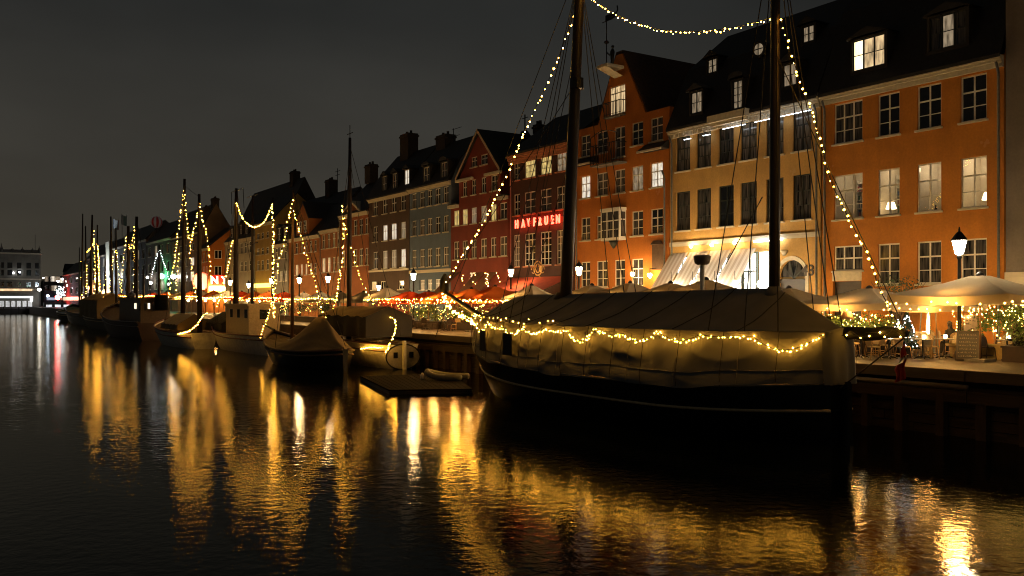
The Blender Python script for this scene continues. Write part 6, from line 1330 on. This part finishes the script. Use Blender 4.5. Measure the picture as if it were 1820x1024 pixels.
# ------------------------------------------------------------------ heater, boards, people
q = A(1650,560,34.4); ht = thing('patio_heater', 'tall glass pyramid patio heater with a burning flame', 'patio heater', (q.x,q.y,ZG)); x, y = q.x, q.y
mb = MB()
for sx in (-1,1):
    for sy in (-1,1): mb.beam((x+sx*.28,y+sy*.28,ZG),(x+sx*.17,y+sy*.17,ZG+2.0),.04,.04)
mb.build('frame', M['zinc'], ht); MB().box(x-.27,x+.27,y-.27,y+.27,ZG,ZG+.75).build('base_panel', M['zinc'], ht); MB().lathe([(.2,2.0),(.42,2.03),(.40,2.08),(.05,2.16)], (x,y,ZG), 12).build('hood', M['zinc'], ht)
MB().lathe([(.02,.78),(.075,.9),(.085,1.15),(.05,1.45),(.01,1.7)], (x,y,ZG), 8).build('flame', emit('gas_flame', (1,.50,.14), 26), ht, True)
q = G(1722,641,ZG); ab = thing('chalkboard', 'black A-frame menu chalkboard with handwritten rows by the terrace edge', 'sign', q)
ab.rotation_euler = (0,0,R(20)); bw, bh = .74, 1.06; ORG[ab] = ZERO
# board faces the water (-X): local x = depth, y = width
MB().poly([(-.28,-bw/2,0),(-.28,bw/2,0),(-.02,bw/2,bh),(-.02,-bw/2,bh)][::-1]).poly([(.28,-bw/2,0),(.28,bw/2,0),(.02,bw/2,bh),(.02,-bw/2,bh)]).build('board', mat('black_chalkboard', (.010,.010,.010), .6), ab)
mb = MB(); 
for s in (-1,1): mb.beam((-.285,s*bw/2,0),(-.022,s*bw/2,bh),.05,.05); mb.beam((.285,s*bw/2,0),(.022,s*bw/2,bh),.05,.05)
mb.beam((-.29,-bw/2,.06),(-.29,bw/2,.06),.05,.05); mb.beam((-.022,-bw/2,bh),(-.022,bw/2,bh),.06,.05); mb.build('frame', M['door'], ab)
chk = mat('chalk_marks', (.30,.27,.22), .9, bump=0); random.seed(9)
for k in range(8):
    z = .16+k*.128; xo = -.28+.26*z/bh-.012; mb = MB(); yq = -bw/2+.07+random.uniform(0,.05)
    while yq < bw/2-.08:
        wl = random.uniform(.02,.07); hh = random.uniform(.022,.04)
        for j in range(random.randint(1,3)): zq = z+random.uniform(-.01,.012); mb.beam((xo+.0*j, yq+random.uniform(0,wl), zq),(xo+.012, yq+random.uniform(0,wl), zq+hh),.008,.008)
        mb.beam((xo,yq,z),(xo,yq+wl,z+random.uniform(-.008,.008)),.008,.008); yq += wl+random.uniform(.015,.035)
    mb.build('chalk_line', chk, ab)
q = A(1725,577,33.0); ms_ = thing('menu_stand', 'pale framed menu card on a stand just behind the chalkboard', 'sign', (q.x,q.y,ZG)); t_ = q.x*S_+q.y*C_
x, y, z = q.x, q.y, q.z; hw_, hh_ = .26, .36
MB().tube([(x,y,ZG),(x,y,z-hh_)], .03, 6).lathe([(.2,0),(.18,.04)], (x,y,ZG), 10).build('stand', M['iron'], ms_); MB().box(x-.02,x+.02,y-hw_,y+hw_,z-hh_,z+hh_).build('menu_card', mat('menu_paper', (.42,.33,.27), .8, bump=0), ms_)
mb = MB()
for k in range(3): mb.box(x-.026,x-.021,y-.15+k*.12,y-.09+k*.12,z+.13,z+.16)
mb.box(x-.026,x-.021,y+.06,y+.17,z+.0,z+.05).box(x-.026,x-.021,y-.16,y-.02,z-.18,z-.14); mb.build('print', mat('menu_print', (.10,.06,.05), .8, bump=0), ms_)
# wicker lamp shades hung under the parasol, rolled blanket screen
for px, py, X, lab in ((1505,560,31.0,'hanging wicker lampshade under the parasol right of the ship'),(1630,590,33.0,'cream cushioned rattan armchair back beside the heater')):
    q = A(px,py,X)
    if 'lamp' in lab:
        o = thing('wicker_lampshade', lab, 'lampshade', q); MB().lathe([(.27,-.18),(.24,-.02),(.16,.16),(.15,.17)], q, 12).build('shade', mat('wicker_shade', (.36,.22,.10), .7), o, True); MB().tube([q+Vector((0,0,.15)),q+Vector((0,0,.6))], .012, 5).build('cord', M['wire'], o); MB().ball(q-Vector((0,0,.1)), .06).build('bulb', M['cafe'], o)
    else:
        q.z = ZG; o = thing('armchair', lab, 'armchair', q); MB().box(q.x-.3,q.x+.3,q.y-.32,q.y+.32,ZG+.18,ZG+.46).build('seat', SEATM, o); MB().tube([(q.x+.28*math.cos(t),q.y+.34*math.sin(t),ZG+.55) for t in [-2.2+.4*k for k in range(12)]], .05, 6).build('arm_hoop', RAT, o, True)
        MB().grid([[(q.x+.30*math.cos(t),q.y+.36*math.sin(t),ZG+.4+dz*(.55 if abs(t) < 1.2 else .2)) for dz in (0,.5,1)] for t in [-2+.4*k for k in range(11)]]).build('backrest', mat('cream_cushion', (.55,.48,.36), .8), o, True)
        for sx in (-1,1):
            for sy in (-1,1): MB().tube([(q.x+sx*.26,q.y+sy*.28,ZG),(q.x+sx*.26,q.y+sy*.28,ZG+.2)], .025, 6).build('leg', RAT, o)
def person(loc, rz, label, coat, hairc, lean=.12):
    """seated figure: one skinned body, with hair and coat colour"""
    o = local('person', label, 'person', loc, rz)
    V = [(0,0,.50),(0,-.02,.72),(0,.0+lean*.5,.98),(0,lean*.8,1.08),(0,lean,1.18),(0,lean+.02,1.30)]; E_ = [(0,1),(1,2),(2,3),(3,4),(4,5)]; Rr = [.17,.155,.17,.065,.095,.085]
    def add(chain, rad, root):
        pr = root
        for p, r_ in zip(chain, rad): V.append(p); Rr.append(r_); E_.append((pr, len(V)-1)); pr = len(V)-1
    for s in (-1,1):
        add([(s*.10,.02,.52),(s*.13,.42,.54),(s*.13,.45,.12),(s*.13,.48,.05),(s*.13,.60,.045)], [.10,.075,.055,.045,.04], 0)
        add([(s*.20,lean*.5,.98),(s*.25,.05,.74),(s*.16,.30,.78),(s*.13,.36,.80)], [.075,.055,.042,.035], 2)
        n0 = len(V)-1
        for k in range(4): add([(s*.13-.03+.02*k,.41,.795),(s*.13-.032+.021*k,.45,.775)], [.010,.008], n0)
        add([(s*.13-s*.05,.38,.80),(s*.13-s*.06,.41,.79)], [.011,.009], n0)
    me = bpy.data.meshes.new('body'); me.from_pydata(V, E_, []); b = bpy.data.objects.new('body', me); COL.objects.link(b); b.parent = o
    md = b.modifiers.new('skin','SKIN'); 
    for i, r_ in enumerate(Rr): me.skin_vertices[0].data[i].radius = (r_, r_)
    me.skin_vertices[0].data[0].use_root = True; b.modifiers.new('sub','SUBSURF').levels = 1; b.modifiers['sub'].render_levels = 2
    sk = mat('coat_'+hairc, coat, .85, var=.3, bump=0); me.materials.append(sk)
    hd = MB(); c = Vector((0,lean+.03,1.25)); prof = [(.02,-.12),(.055,-.10),(.075,-.04),(.082,.02),(.078,.07),(.05,.11),(.01,.125)]
    hd.lathe(prof, c, 12); hd.tube([c+Vector((0,.08,.01)),c+Vector((0,.105,-.02)),c+Vector((0,.08,-.03))], [.012,.016,.012], 6)
    for s in (-1,1): hd.ball(c+Vector((s*.083,0,-.005)), .018, 1.5)
    f = hd.build('face', mat('skin_tone', (.42,.26,.18), .6, bump=0), o, True)
    ey = MB(); 
    for s in (-1,1): ey.ball(c+Vector((s*.03,.074,.015)), .010)
    ey.box(-.022,.022,.070,.080,c.z-.062,c.z-.056); ey.build('features', M['iron'], f)
    hr = MB(); hr.lathe([(.088,-.03),(.094,.03),(.088,.08),(.055,.125),(.01,.14)], c+Vector((0,-.018,0)), 12); hr.tube([c+Vector((0,-.06,.02)),c+Vector((0,-.085,-.08)),c+Vector((0,-.07,-.14))], [.06,.055,.03], 8); hr.build('hair', mat('hair_'+hairc, (.018,.012,.009), .7, bump=0), o, True)
    return o
q = A(1692,580,34.0); put_ = person((q.x,q.y,ZG), R(-20), 'person in dark coat seated beside the glass heater', (.02,.018,.018), 'black'); 
q = A(1812,585,33.0); person((q.x,q.y,ZG), R(60), 'person in dark coat seated under the parasol at the right edge', (.022,.018,.022), 'brown', .16)
q2 = A(1692,580,34.0); put(ch0, (q2.x,q2.y+.05,ZG), R(-20), 'rattan chair under the person beside the heater'); q2 = A(1812,585,33.0); dup(chd, (q2.x,q2.y,ZG), R(60), 'dark chair under the person at the right edge')
# lamps added low before the house fronts to wash the facades with light
for i in range(26):
    Y = 19.5+i*5.6+random.uniform(-.6,.6); q = Vector((36.9, Y, ZG+2.2)); o = thing('cafe_lamp', '%s warm cafe lamp added to wash the house fronts, counted from the broad orange house' % ORD[i], 'lamp', (q.x,q.y,ZG))
    MB().tube([(q.x,q.y,ZG),(q.x,q.y,q.z-.2)], .04, 6).build('post', M['iron'], o); MB().lathe([(.10,-.2),(.20,0),(.10,.2)], q, 8).build('globe', M['cafe'], o)
